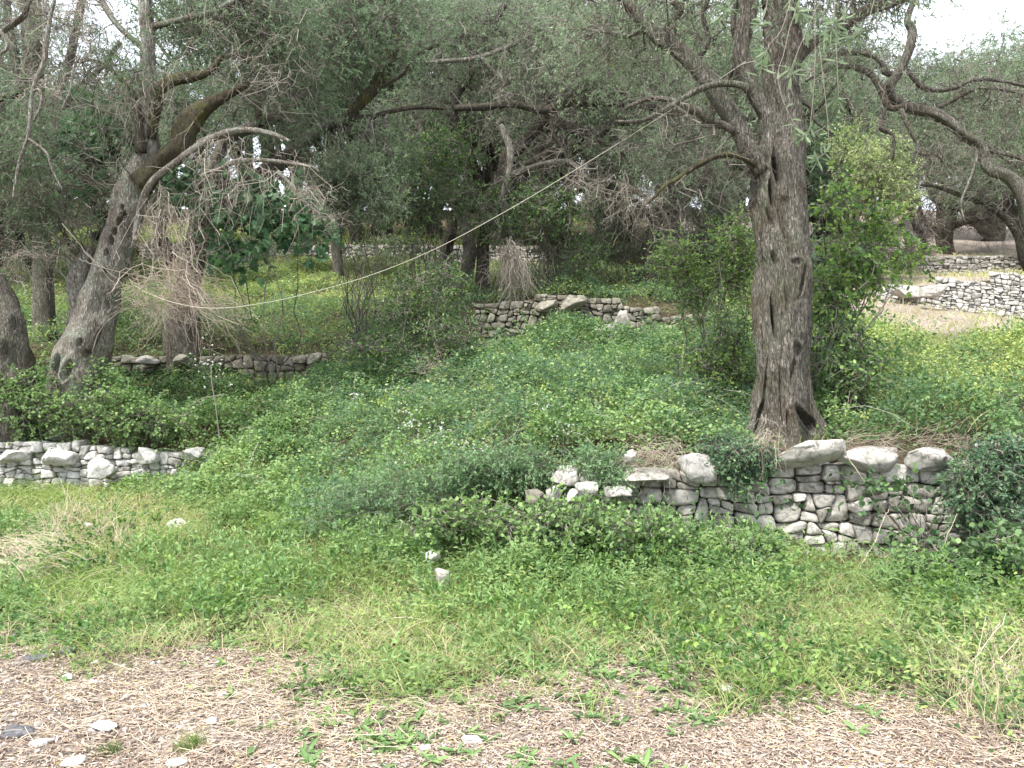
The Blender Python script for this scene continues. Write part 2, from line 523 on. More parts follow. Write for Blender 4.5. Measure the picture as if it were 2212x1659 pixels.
def ground_mat():
    m, nt, nd, lk = new_mat('soil')
    tc = nd.new('ShaderNodeTexCoord')
    n1 = nd.new('ShaderNodeTexNoise'); n1.inputs['Scale'].default_value = 1.1; n1.inputs['Detail'].default_value = 8
    n2_ = nd.new('ShaderNodeTexNoise'); n2_.inputs['Scale'].default_value = 26; n2_.inputs['Detail'].default_value = 9; n2_.inputs['Roughness'].default_value = .75
    for n in (n1, n2_):
        lk.new(tc.outputs['Object'], n.inputs['Vector'])
    dry = ramp(nt, [(.3, (.13, .1, .08)), (.5, (.28, .235, .2)), (.68, (.45, .4, .37))], n2_.outputs['Fac'])
    dark = ramp(nt, [(.3, (.04, .032, .02)), (.5, (.085, .068, .042)), (.7, (.15, .13, .085))], n2_.outputs['Fac'])
    at = nd.new('ShaderNodeAttribute'); at.attribute_name = 'tint'
    mx = nd.new('ShaderNodeMixRGB')
    lk.new(at.outputs['Fac'], mx.inputs[0]); lk.new(dry, mx.inputs[2]); lk.new(dark, mx.inputs[1])
    v = nd.new('ShaderNodeMapRange'); v.inputs['From Min'].default_value = .3; v.inputs['From Max'].default_value = .7
    v.inputs['To Min'].default_value = .75; v.inputs['To Max'].default_value = 1.2
    lk.new(n1.outputs['Fac'], v.inputs['Value'])
    mul = nd.new('ShaderNodeMixRGB'); mul.blend_type = 'MULTIPLY'; mul.inputs[0].default_value = 1
    lk.new(mx.outputs[0], mul.inputs[1]); lk.new(v.outputs[0], mul.inputs[2])
    p = nd.new('ShaderNodeBsdfPrincipled'); p.inputs['Roughness'].default_value = .95
    p.inputs['Specular IOR Level'].default_value = .1
    lk.new(mul.outputs[0], p.inputs['Base Color'])
    bp = nd.new('ShaderNodeBump'); bp.inputs['Strength'].default_value = .8; bp.inputs['Distance'].default_value = .02
    lk.new(n2_.outputs['Fac'], bp.inputs['Height']); lk.new(bp.outputs[0], p.inputs['Normal'])
    out = nd.new('ShaderNodeOutputMaterial')
    lk.new(p.outputs[0], out.inputs[0])
    return m
M['soil'] = ground_mat()

# ------------------------------------------------------------------ the ground sheet
def track_edge(x):
    """distance y at which the bare dry track gives way to grass"""
    return X_(x, [-4, -2.7, -1.6, -.4, .5, 1.4, 2.0, 2.5, 3.4], [5.4, 5.15, 4.7, 4.35, 4.4, 4.45, 4.4, 3.5, 2.6]) + .28 * n2(x, x * 0 + 2, 1.3, 21)

def bare(x, y):
    """1 on bare, litter strewn soil, 0 in growth"""
    y = np.asarray(y, dtype=float); x = np.asarray(x, dtype=float)
    b = 1 - sstep(-.8, .5, y - track_edge(x) + .6 * n2(x, y, 1.7, 22, 4))
    # pink soil around the terrace at the upper right
    b2 = sstep(5.9, 7.2, x + .5 * n2(x, y, .8, 23)) * sstep(12.6, 14.2, y + .25 * (x - 8)) * .95
    return np.maximum(b, b2)

def build_ground():
    gx = np.concatenate([-np.geomspace(16, 700, 30)[::-1], np.linspace(-15.8, 15.8, 330), np.geomspace(16, 700, 30)])
    gy = np.concatenate([np.linspace(-60, 0, 12)[:-1], np.linspace(0, 2.4, 12)[:-1], np.linspace(2.4, 26, 360)[:-1], np.linspace(26, 60, 90)[:-1], np.geomspace(60, 900, 30)])
    Xg, Yg = np.meshgrid(gx, gy)
    Z = ground(Xg, Yg)
    V = np.stack([Xg, Yg, Z], -1).reshape(-1, 3)
    ny, nx = Xg.shape
    i = np.arange(ny * nx).reshape(ny, nx)
    F = np.stack([i[:-1, :-1], i[:-1, 1:], i[1:, 1:], i[1:, :-1]], -1).reshape(-1, 4)
    c = V[F].mean(1)
    t = bare(c[:, 0], c[:, 1])
    s = Soup().add(V, F, t)
    o = s.build('ground', M['soil'], smooth=True)
    tag(o, kind='structure')
build_ground()

# ------------------------------------------------------------------ dry stone walls
def split_poly(poly, p, nrm):
    a, b = [], []
    n = len(poly)
    d = [(q - p) @ nrm for q in poly]
    for i in range(n):
        j = (i + 1) % n
        if d[i] >= 0: a.append(poly[i])
        if d[i] <= 0: b.append(poly[i])
        if d[i] * d[j] < 0:
            q = poly[i] + (poly[j] - poly[i]) * (d[i] / (d[i] - d[j]))
            a.append(q); b.append(q)
    return np.array(a), np.array(b)

def bsp(poly, rr, amax, amin, out):
    if len(poly) < 3: return
    w = np.ptp(poly[:, 0]); h = np.ptp(poly[:, 1])
    area = w * h
    if area < rr.uniform(amin, amax) and w / h < 3.2 and h / max(w, 1e-6) < 1.7 or area < amin * .6:
        out.append(poly); return
    vert = w / h > rr.uniform(1.3, 2.3)
    f = rr.uniform(.34, .66)
    if vert:
        ang = rr.normal(0, .26)
        p = np.array([poly[:, 0].min() + w * f, poly[:, 1].mean()])
        nrm = np.array([math.cos(ang), math.sin(ang)])
    else:
        ang = rr.normal(0, .15)
        p = np.array([poly[:, 0].mean(), poly[:, 1].min() + h * f])
        nrm = np.array([math.sin(ang), math.cos(ang)])
    a, b = split_poly(poly, p, nrm)
    bsp(a, rr, amax, amin, out); bsp(b, rr, amax, amin, out)

def wall_cells(Lw, Hf, rr, amax, amin):
    """irregular courses, then irregular stones"""
    out = []
    u = 0.0
    l0 = 0.0
    while u < Lw:
        sw = rr.uniform(.7, 1.5)
        H = Hf((u + sw / 2) / Lw)
        l1 = rr.uniform(-.3, .3)
        v = 0.0
        while v < H - .03:
            ch = rr.uniform(.17, .42)
            if H - (v + ch) < .1: ch = H - v
            poly = np.array([[u + l0 * v, v], [u + sw + l1 * v, v], [u + sw + l1 * (v + ch), v + ch], [u + l0 * (v + ch), v + ch]])
            bsp(poly, rr, amax, amin, out)
            v += ch
        u += sw
        l0 = l1
    return out

def build_wall(name, label, yf, x0, x1, top, mat, seed, amax=.085, amin=.008, base_dip=.12, proud=0.0, nring=26):
    rr = np.random.default_rng(seed)
    xs = np.linspace(x0, x1, 120)
    ys = yf(xs)
    seg = np.hypot(np.diff(xs), np.diff(ys))
    S = np.concatenate([[0], np.cumsum(seg)])
    Lw = S[-1]
    gz = ground(xs, ys - .15, False) - base_dip
    tz = np.array([top(x) for x in xs])
    Hf = lambda t: max(.12, float(np.interp(t * Lw, S, tz - gz)))
    cells = wall_cells(Lw, Hf, rr, amax, amin)
    sp = Soup()
    th = np.linspace(0, 2 * np.pi, nring, endpoint=False)
    for poly in cells:
        c = poly.mean(0)
        # radial resample with rounded corners
        q = np.vstack([poly, poly[:1]])
        e = []
        for a, b in zip(q[:-1], q[1:]):
            e.append(a + (b - a) * np.linspace(0, 1, 12, endpoint=False)[:, None])
        e = np.vstack(e)
        for _ in range(2):
            e = .25 * np.roll(e, 2, 0) + .5 * e + .25 * np.roll(e, -2, 0)
        idx = (np.linspace(0, len(e), nring, endpoint=False)).astype(int)
        r = e[idx]
        ext = np.minimum(np.ptp(poly[:, 0]), np.ptp(poly[:, 1]))
        gap = .002 + .006 * rr.random() ** 2
        dirs = r - c
        rl = np.linalg.norm(dirs, axis=1, keepdims=True)
        r = c + dirs * np.clip((rl - gap) / rl, .3, 1)
        wob = .03 * vnoise(np.stack([r[:, 0] * 5, r[:, 1] * 7, 0 * r[:, 0] + seed], -1), seed)
        r = r + wob[:, None] * np.array([.6, 1])
        pr = rr.normal(0, .022) + proud
        tilt = rr.normal(0, .16, 2)
        dome = min(.04, ext * .25)
        rings = []
        for sc, dz in ((1.0, -.24), (1.0, -.02), (.975, dome * .4), (.92, dome * .78), (.7, dome * .97), (.36, dome)):
            rings.append(np.column_stack([c[0] + (r[:, 0] - c[0]) * sc, c[1] + (r[:, 1] - c[1]) * sc, np.full(nring, dz + pr)]))
        rings.append(np.array([[c[0], c[1], dome * 1.02 + pr]]))
        Q = np.vstack(rings)
        front = Q[:, 2] > pr - .1
        Q[:, 2] += np.where(front, (Q[:, 0] - c[0]) * tilt[0] + (Q[:, 1] - c[1]) * tilt[1], 0)
        for _k in range(3):
            an = rr.uniform(0, 6.283)
            dd = ((Q[:, 0] - c[0]) * math.cos(an) + (Q[:, 1] - c[1]) * math.sin(an)) / max(ext, .03)
            Q[:, 2] -= np.where(front, np.maximum(0, dd - rr.uniform(.0, .3)) * ext * rr.uniform(.05, .42), 0)
        nn = fbm(np.column_stack([Q[:, 0] * 15, Q[:, 1] * 15, Q[:, 2] * 15 + rr.random() * 99]), 3, seed)
        Q[:, 2] += np.where(front, .014 * nn, 0)
        Q[:, 1] += .004 * nn
        # map (u,v,w) to the world
        x = np.interp(Q[:, 0], S, xs); y = np.interp(Q[:, 0], S, ys)
        x = x + np.where(Q[:, 0] > Lw, Q[:, 0] - Lw, 0) + np.where(Q[:, 0] < 0, Q[:, 0], 0)
        dx = np.interp(Q[:, 0], S, np.gradient(xs, S)); dyy = np.interp(Q[:, 0], S, np.gradient(ys, S))
        base = np.interp(Q[:, 0], S, gz)
        batter = .10 * Q[:, 1]
        W = np.column_stack([x + dyy * (Q[:, 2] - batter), y - dx * (Q[:, 2] - batter), base + Q[:, 1]])
        k = nring
        Fq = []
        for ri in range(5):
            a = np.arange(k) + ri * k
            b = a + k
            Fq.append(np.stack([a, np.roll(a, -1), np.roll(b, -1), b], -1))
        a = np.arange(k) + 5 * k
        Ft = np.stack([a, np.roll(a, -1), np.full(k, 6 * k)], -1)
        t = np.clip(rr.normal(.5, .25), 0, 1)
        sp.add(W, [np.vstack(Fq), Ft], t)
    # rubble and earth core behind the facing stones
    o = sp.build(name, mat, smooth=True)
    tag(o, label, 'stone wall')
    core = Soup()
    v = []
    for xx, yy, g, t_ in zip(xs, ys, gz, tz):
        v += [[xx, yy + .14, g], [xx, yy + .18, t_ - .05], [xx, yy + .5, t_ - .06]]
    v = np.array(v)
    n = len(xs)
    i = np.arange(n - 1) * 3
    F = np.vstack([np.stack([i, i + 3, i + 4, i + 1], -1), np.stack([i + 1, i + 4, i + 5, i + 2], -1)])
    core.add(v, F, 0)
    c = core.build('rubble_core', M['soil'], parent=o, origin=(0, 0, 0))
    return o

def top1(x): return float(X_(x, [-9, -7.2, -6.4, -5.4, -3, -1, .3, 1.2, 1.6, 2.4, 3.3, 4.3, 6], [.78, .74, .8, .62, .7, .75, .72, .76, .74, .86, .86, .86, .9]))
build_wall('dry_stone_wall', 'grey dry stone retaining wall below the big hollow olive trunk, half hidden by brambles', y1f, .33, 6.2, top1, M['stone_wall'], 5)
build_wall('dry_stone_wall', 'low bright white dry stone wall at the left edge above pale grass', y1f, -9.5, -5.35, top1, M['stone_pale'], 9, amax=.05)
build_wall('dry_stone_wall', 'dark weathered dry stone wall in the middle of the slope with boulders at its foot', y2f, -.75, 3.9,
           lambda x: float(X_(x, [-1, 0, 1, 2, 3, 4], [3.05, 3.3, 3.42, 3.3, 3.1, 2.95])), M['stone_mossy'], 12, amax=.07, amin=.007)
build_wall('dry_stone_wall', 'low mossy stone ledge behind the leaning olive trunk and the dry brush', y2f, -8.5, -3.6,
           lambda x: 2.12, M['stone_mossy'], 15, amax=.08, amin=.015)
build_wall('dry_stone_wall', 'pale dry stone wall on the upper right slope above yellow grass', y2f, 8.5, 13,
           lambda x: float(X_(x, [8.5, 9, 10.5, 12], [3.78, 3.85, 3.86, 3.9])), M['stone_pale'], 18, amax=.035, amin=.006)
build_wall('dry_stone_wall', 'farthest grey dry stone wall at the upper right beneath a small olive tree', y3f, 10.2, 16,
           lambda x: 5.5, M['stone_wall'], 21, amax=.045, amin=.01, nring=12)
build_wall('dry_stone_wall', 'far broken stone wall seen under the crowns left of centre', y3f, -11.5, 2,
           lambda x: 5.95, M['stone_wall'], 23, amax=.07, amin=.02, nring=12)

# ------------------------------------------------------------------ rocks
def ico(sub):
    import bmesh
    bm = bmesh.new()
    bmesh.ops.create_icosphere(bm, subdivisions=sub, radius=1)
    V = np.array([v.co[:] for v in bm.verts]); F = np.array([[v.index for v in f.verts] for f in bm.faces])
    bm.free()
    return V, F
ICO = {k: ico(k) for k in (1, 2, 3, 4)}

def rock_verts(sub, size, seed, planes=9, rough=.05):
    rr = np.random.default_rng(seed)
    V, F = ICO[sub]
    V = np.sign(V) * np.abs(V) ** .55
    V = V * (.8 / np.abs(V).max(1, keepdims=True)) ** .25
    V = V + .12 * fbm(V * 1.3 + seed * 3.1, 2, seed)[:, None] * norm(V)
    N = norm(rr.normal(size=(planes, 3)))
    for n in N:
        h = rr.uniform(.5, .88)
        d = V @ n
        V = V - np.where(d > h, (d - h) * .99, 0)[:, None] * n
    V += norm(V) * (rough * fbm(V * 2.2 + seed, 3, seed))[:, None] + norm(V) * (rough * .55 * (1 - np.abs(fbm(V * 6 + seed, 3, seed + 3))))[:, None]
    V = V / np.ptp(V, axis=0)
    return V * np.array(size), F

def rock(name, label, cat, px, py, d, w, h, depth=None, rot=0.0, tiltx=0.0, mat='stone_wall', seed=1, sub=4, tint=.5, group=None, rough=.085, planes=11):
    """rock whose picture box is w x h plan units at distance d, centred on px,py"""
    W, H = w / FPX * d, h / FPX * d
    V, F = rock_verts(sub, (W, depth or (W + H) * .45, H), seed, planes, rough)
    c, s = math.cos(rot), math.sin(rot)
    V = V @ np.array([[c, 0, s], [0, 1, 0], [-s, 0, c]])
    loc = P(px, py, d)
    o = Soup().add(V, F, tint).build(name, M[mat], smooth=True)
    o.location = loc
    tag(o, label, cat, group)
    return o

rock('boulder', 'long tilted grey slab resting on the wall top at the foot of the big olive', 'boulder', 1737, 984, 7.5, 156, 56, .42, rot=.24, seed=31, planes=14, rough=.07)
rock('boulder', 'small flat pale rock behind the tilted slab', 'boulder', 1775, 966, 7.85, 62, 26, .3, seed=32, mat='stone_pale')
rock('boulder', 'square cracked whitish block standing on the wall left of the olive', 'boulder', 1504, 1004, 7.5, 84, 66, .34, rot=-.08, seed=135, mat='stone_pale', planes=9, tint=.2, rough=.1)
rock('boulder', 'dark moss covered stone beside the square whitish block', 'boulder', 1572, 1008, 7.62, 56, 44, .35, seed=36, mat='stone_moss_dark')
rock('boulder', 'dark lichened boulder between the mossy stone and the tilted slab', 'boulder', 1622, 1012, 7.65, 60, 44, .35, seed=37, mat='stone_mossy')
rock('boulder', 'grey capping slab third from the right end of the wall top', 'boulder', 1878, 993, 7.48, 140, 52, .42, seed=238, planes=14)
rock('boulder', 'long grey capping slab near the right end of the wall top', 'boulder', 2000, 991, 7.45, 138, 52, .42, seed=139, planes=14)
rock('boulder', 'pale capping stone at the far right of the wall under dark creeper', 'boulder', 2148, 968, 7.45, 84, 26, .4, seed=40, mat='stone_pale', planes=6)
rock('boulder', 'flat brownish slab left of the square whitish block', 'boulder', 1402, 1028, 7.6, 108, 30, .36, seed=41)
rock('boulder', 'small white stone left on the wall under dead stalks', 'boulder', 1360, 988, 7.75, 34, 34, .2, seed=42, mat='stone_pale')
rock('boulder', 'isolated grey boulder poking from the creeper at the broken wall end', 'boulder', 1214, 1030, 7.75, 66, 42, .3, seed=43)
for _l, _x, _y, _w, _h, _s in (('upright pale stone in the tumbled gap, nearest the isolated boulder', 1196, 1066, 34, 40, 131), ('small leaning white stone in the tumbled wall gap', 1236, 1074, 26, 34, 132),
                               ('mossy brown stone at the very end of the broken wall', 1158, 1072, 46, 32, 133), ('little white wedge stone lowest in the tumbled wall gap', 1216, 1094, 30, 20, 134),
                               ('pale block between the tumbled gap and the standing wall', 1272, 1056, 52, 30, 136), ('flat grey stone left standing above the brambles by the creeper', 1330, 1066, 60, 28, 137)):
    rock('boulder', _l, 'boulder', _x, _y, 7.35, _w, _h, .18, mat='stone_mossy' if 'mossy' in _l else 'stone_wall', seed=_s, sub=4, tint=.45)
rock('boulder', 'rounded pale boulder in front of the middle wall', 'boulder', 1305, 722, 15.3, 58, 44, .5, seed=44, mat='stone_wall', tint=.3)
rock('boulder', 'tall pale rock leaning on the middle wall', 'boulder', 1342, 704, 15.5, 46, 58, .4, seed=45, mat='stone_wall', tint=.25)
rock('boulder', 'wide capping rock in the centre of the middle wall', 'boulder', 1238, 655, 15.9, 62, 34, .5, seed=46, mat='stone_mossy', tint=.9)
rock('boulder', 'rounded rock on the left half of the middle wall top', 'boulder', 1178, 662, 15.95, 52, 28, .5, seed=47, mat='stone_mossy', tint=.8)
rock('boulder', 'large smooth stone set at the left end of the upper right wall', 'boulder', 1960, 632, 18.1, 60, 26, .5, seed=48, mat='stone_wall', tint=.9)
rock('boulder', 'large grey oval stone in the face of the upper right wall', 'boulder', 2014, 628, 17.3, 54, 28, .4, seed=49, mat='stone_wall', tint=.9)
rock('boulder', 'big white rock on top of the low white wall', 'boulder', 126, 985, 11.5, 66, 42, .5, seed=50, mat='stone_pale', tint=.9)
rock('boulder', 'flat white rock at the left edge on the low white wall', 'boulder', 30, 988, 11.6, 70, 32, .5, seed=51, mat='stone_pale', tint=.9)
rock('boulder', 'pale boulder among brambles at the end of the white wall', 'boulder', 318, 982, 11.5, 48, 38, .45, seed=52, mat='stone_pale', tint=.5)
rock('boulder', 'jagged pale rock in the collapsed part of the white wall', 'boulder', 222, 1012, 11.3, 60, 48, .4, seed=53, mat='stone_pale', tint=.6)
rock('boulder', 'half buried pale boulder under bramble leaves right of the white wall', 'boulder', 415, 978, 11.2, 50, 26, .4, seed=54, mat='stone_pale', tint=.4)
rock('boulder', 'mossy boulder left on the low ledge behind the leaning trunk', 'boulder', 320, 777, 14.6, 46, 20, .4, seed=55, mat='stone_wall', tint=.5)
rock('boulder', 'brown block on the low ledge under the brush bundle', 'boulder', 400, 778, 14.6, 40, 28, .4, seed=56, mat='stone_mossy', tint=1)
_gr = [
    ('flat pale paving like stone lying in the grass', 385, 1130, 50, 20, 'rock_white', 60),
    ('small white stone tucked under the bramble mound edge', 934, 1203, 34, 24, 'stone_pale', 61),
    ('egg shaped grey stone below the bramble mound', 955, 1247, 36, 42, 'stone_wall', 62),
    ('white lump on the dry soil at bottom centre', 1022, 1598, 46, 18, 'rock_white', 63),
    ('white stone at the grass edge right of centre', 1570, 1489, 30, 18, 'rock_white', 64),
    ('round white stone in the straw', 454, 1558, 28, 24, 'rock_white', 65),
    ('dark grey stone near the left grass edge', 150, 1408, 30, 22, 'rock_dark', 66),
    ('black charred chunk of wood like stone', 78, 1421, 46, 12, 'rock_dark', 67),
    ('large black rounded stone at the lower left', 45, 1580, 64, 22, 'rock_dark', 68),
    ('white flat stone beneath the black stone', 92, 1604, 50, 20, 'rock_white', 69),
    ('pale pebble beside the dark grey stone', 205, 1433, 26, 16, 'rock_white', 70),
    ('white angular stone left of the straw', 207, 1475, 28, 18, 'rock_white', 71),
    ('long low pale stone by the straw', 225, 1567, 60, 18, 'rock_white', 72),
    ('white stone at the left bottom corner', 160, 1645, 46, 16, 'rock_white', 73),
    ('white pebble next to the flat grey one', 148, 1462, 24, 14, 'rock_white', 74),
    ('pale flat stone at the bottom edge right of grass tuft', 385, 1648, 50, 20, 'stone_pale', 75),
    ('small white stone near the right litter', 1740, 1512, 18, 10, 'rock_white', 76),
    ('small white pebble beside the weeds at bottom', 918, 1615, 26, 12, 'rock_white', 77),
    ('tiny white pebble in brown litter', 1505, 1603, 22, 10, 'rock_white', 78),
    ('bright stone amid straw left of centre', 480, 1500, 22, 12, 'rock_white', 79),
    ('pale stone half sunk beyond the dry grass heap', 190, 1137, 24, 18, 'rock_white', 80),
]
for lab, px, py, w, h, mt, sd in _gr:
    d = hit(px, py + h * .3)
    if sd in (61, 62, 60):
        d = hit(px, py + h * .3, True) - .18
    rock('stone', lab, 'stone', px, py, d, w, h, w / FPX * d * .8, mat=mt, seed=sd, sub=3, rough=.09)

# ------------------------------------------------------------------ trunks and limbs
def sweep(pts, rad, nseg, nth, flute=.12, lobes=5, twist=1.2, knob=.08, furrow=.02, seed=0, holes=(), flare=None, fine=True):
    """organic trunk: swept, fluted, knobby; holes = (px, py, wpx, hpx, depth) on the side facing -Y"""
    C = catmull(pts, nseg)
    R = catmull(np.column_stack([rad, rad, rad]), nseg)[:, 0]
    T = norm(np.gradient(C, axis=0))
    A = norm(np.cross(T, np.array([0, 1., .02])))
    B = np.cross(T, A)
    s = np.concatenate([[0], np.cumsum(np.linalg.norm(np.diff(C, axis=0), axis=1))])
    th = np.linspace(0, 2 * np.pi, nth, endpoint=False)
    TH, SS = np.meshgrid(th, s)
    tw = TH + twist * SS
    circ = np.stack([np.cos(tw), np.sin(tw), SS * .5], -1)
    mod = 1 + flute * (.6 * vnoise(np.stack([np.cos(tw) * lobes * .45 + 5, np.sin(tw) * lobes * .45 + 5, SS * 1.1], -1), seed)
                       + .5 * np.cos(lobes * tw + 1.5 * vnoise(circ * 1.3, seed + 1)) * .5)
    mod += knob * vnoise(np.stack([np.cos(TH) * 1.6, np.sin(TH) * 1.6, SS * 3.2], -1), seed + 2)
    Rr = R[:, None] * mod
    if flare is not None:
        for (ang, amt, hgt, wid) in flare:
            dA = np.angle(np.exp(1j * (TH - ang)))
            Rr = Rr + amt * np.exp(-(dA / wid) ** 2) * np.exp(-SS / hgt)
    if fine:
        q = np.stack([np.cos(tw) * R[:, None] * 28, np.sin(tw) * R[:, None] * 28, SS * 5], -1)
        ridg = 1 - np.abs(fbm(q, 2, seed + 5))
        Rr = Rr + furrow * (ridg - .6)
    V = C[:, None] + Rr[..., None] * (A[:, None] * np.cos(th)[None, :, None] + B[:, None] * np.sin(th)[None, :, None])
    for (hx, hy, hw, hh, dep, sl) in holes:
        d = V[..., 1]
        px = CX + V[..., 0] / d * FPX
        py = CY - (V[..., 2] - CAM_Z) / d * FPX
        fr = V[..., 1] < C[:, None, 1]
        qx = (px - hx - sl * (py - hy)) / hw
        qy = (py - hy) / hh
        e = qx ** 2 + qy ** 2
        k = np.where(fr, np.exp(-e ** 1.6), 0)
        lip = np.where(fr, np.exp(-((np.sqrt(e) - 1.5) / .45) ** 2), 0)
        V[..., 1] += dep * k - .14 * dep * lip
    n = nseg
    i = np.arange(n * nth).reshape(n, nth)
    F = np.stack([i[:-1], np.roll(i[:-1], -1, 1), np.roll(i[1:], -1, 1), i[1:]], -1).reshape(-1, 4)
    capv = np.vstack([C[0], C[-1]])
    Vf = np.vstack([V.reshape(-1, 3), capv])
    c0 = np.stack([np.full(nth, n * nth), np.roll(i[0], -1), i[0]], -1)
    c1 = np.stack([np.full(nth, n * nth + 1), i[-1], np.roll(i[-1], -1)], -1)
    return Vf, [F, np.vstack([c0, c1])], C, R

def px_pts(lst, d):
    """list of (px,py,rpx[,d]) to world points and radii"""
    pts, rad = [], []
    for q in lst:
        dd = q[3] if len(q) > 3 else d
        pts.append(P(q[0], q[1], dd)); rad.append(q[2] / FPX * dd)
    return np.array(pts), np.array(rad)

class Tree:
    def __init__(self, label, base, mat='bark', seed=1, name='olive_tree', cat='olive tree', group=None):
        self.e = thing(name, label, cat, base, group)
        self.mat = mat; self.seed = seed
        self.sk, self.skr = [], []
        self.rr = np.random.default_rng(seed)
        self.nl = 0
    def limb(self, lst, d, name='limb', nth=14, nseg=None, mat=None, **kw):
        pts, rad = px_pts(lst, d)
        # knotty irregularity in depth so limbs do not lie in one plane
        Ls = np.linalg.norm(np.diff(pts, axis=0), axis=1).sum()
        nseg = nseg or max(12, int(Ls / .05))
        self.nl += 1
        kw.setdefault('flute', .16); kw.setdefault('knob', .18); kw.setdefault('lobes', 3); kw.setdefault('furrow', .006)
        V, F, C, R = sweep(pts, rad, nseg, nth, seed=self.seed * 31 + self.nl, **kw)
        ob = Soup().add(V, F, .5).build(name, M[mat or self.mat], parent=self.e, smooth=True)
        self.sk.append(C); self.skr.append(R)
        return ob
    def nearest(self, c):
        S = np.vstack(self.sk); 
        d = np.linalg.norm(S - c, axis=1)
        # pick a point somewhat near, biased below
        j = np.argsort(d + .4 * np.maximum(S[:, 2] - c[2], 0))[:12]
        k = self.rr.choice(j)
        return S[k], np.concatenate(self.skr)[k]

def crooked(a, b, K, amp, rr, sag=0.0):
    """N crooked polylines from a to b, shape (N,K,3)"""
    N = len(a)
    t = np.linspace(0, 1, K)[None, :, None]
    L = np.linalg.norm(b - a, axis=1)[:, None, None]
    w = np.cumsum(rr.normal(size=(N, K, 3)), axis=1)
    w = w - w[:, :1] - t * (w[:, -1:] - w[:, :1])
    Q = a[:, None] * (1 - t) + b[:, None] * t + w * L * amp / math.sqrt(K)
    Q[..., 2] += (sag * 4 * t * (1 - t) * L)[..., 0]
    return Q

def foliage(tw, lf, centers, Rc, nspray, rr, leafL=.06, leafW=.014, nleaf=9, droop=.25, bare_frac=.0, tinc=.5, spray_len=.26, tmpl=OLIVE, tw_r=.002, tint_sd=.27):
    """sprays of leafy twigs round cluster centres, written into soups"""
    C = np.asarray(centers)
    n = len(C)
    Rc = np.broadcast_to(np.asarray(Rc, dtype=float), (n,))
    o = norm(rr.normal(size=(n, nspray, 3))) * (rr.random((n, nspray, 1)) ** .45) * Rc[:, None, None] * np.array([1, 1, .8])
    S = (C[:, None] + o).reshape(-1, 3)
    D = norm(norm(o.reshape(-1, 3)) * .8 + rr.normal(size=(n * nspray, 3)) * .6 + np.array([0, 0, -droop]))
    Ls = spray_len * rr.uniform(.6, 1.4, len(S))
    E = S + D * Ls[:, None]
    E[:, 2] -= droop * Ls * .4
    tl = crooked(S, E, 4, .18, rr)
    if tw is not None:
        tw.add(*tubes(tl, np.linspace(1.3, .6, 4)[None] * np.full((len(S), 1), tw_r), 3))
        # connecting twiglets from the centre to each spray
        m = rr.random(len(S)) < .5
        cc = np.repeat(C, nspray, 0)[m]
        tl2 = crooked(cc, S[m], 5, .3, rr)
        tw.add(*tubes(tl2, np.linspace(2.0, 1.2, 5)[None] * np.full((len(cc), 1), tw_r), 3))
    keep = rr.random(len(S)) >= bare_frac
    S, E, D, tl = S[keep], E[keep], D[keep], tl[keep]
    N = len(S)
    t = (rr.random((N, nleaf)) * .95 + .05)
    seg = np.minimum((t * 3).astype(int), 2)
    f = (t * 3 - seg)[..., None]
    ii = np.arange(N)[:, None]
    Pb = tl[ii, seg] * (1 - f) + tl[ii, seg + 1] * f
    Dl = norm(D[:, None] * .9 + rr.normal(size=(N, nleaf, 3)) * .65 + np.array([0, 0, -droop * .5]))
    Nn = norm(rr.normal(size=(N, nleaf, 3)) * .7 + np.array([0, 0, 1.0]))
    ctint = np.repeat(rr.normal(size=n) * .16, nspray)[keep][:, None]
    tint = np.clip(tinc + ctint + rr.normal(size=(N, 1)) * tint_sd * .6 + rr.normal(size=(N, nleaf)) * tint_sd, 0, .93)
    tint = np.where(rr.random((N, nleaf)) < .004, 1.0, tint)
    L = leafL * rr.uniform(.65, 1.3, N * nleaf)
    W = leafW * rr.uniform(.7, 1.3, N * nleaf)
    lf.add(*leaves(Pb.reshape(-1, 3), Dl.reshape(-1, 3), Nn.reshape(-1, 3), L, W, tmpl, tint.ravel(), .12))

def branch_to(tree, tw, centers, rr, r0=.02, amp=.28, K=9, sides=5, sag=.04):
    a, r = [], []
    for c in centers:
        p, rad = tree.nearest(c)
        a.append(p); r.append(min(rad * .6, r0 * rr.uniform(.6, 1.2)))
    a = np.array(a); b = np.asarray(centers)
    Q = crooked(a, b, K, amp, rr, sag)
    R = np.array(r)[:, None] * np.linspace(1, .3, K)[None]
    tw.add(*tubes(Q, np.maximum(R, .003), sides))
    # side twigs
    m = 5
    N = len(a)
    k = rr.integers(2, K - 1, (N, m))
    s = Q[np.arange(N)[:, None], k]
    L = np.linalg.norm(b - a, axis=1)[:, None, None]
    e = s + norm(rr.normal(size=(N, m, 3)) + norm(b - a)[:, None] * .8) * np.minimum(L * .35, .8) * rr.uniform(.4, 1.1, (N, m, 1))
    Q2 = crooked(s.reshape(-1, 3), e.reshape(-1, 3), 6, .3, rr)
    R2 = np.repeat(np.array(r), m)[:, None] * np.linspace(.5, .2, 6)[None]
    tw.add(*tubes(Q2, np.maximum(R2, .0025), 4))
    return Q2

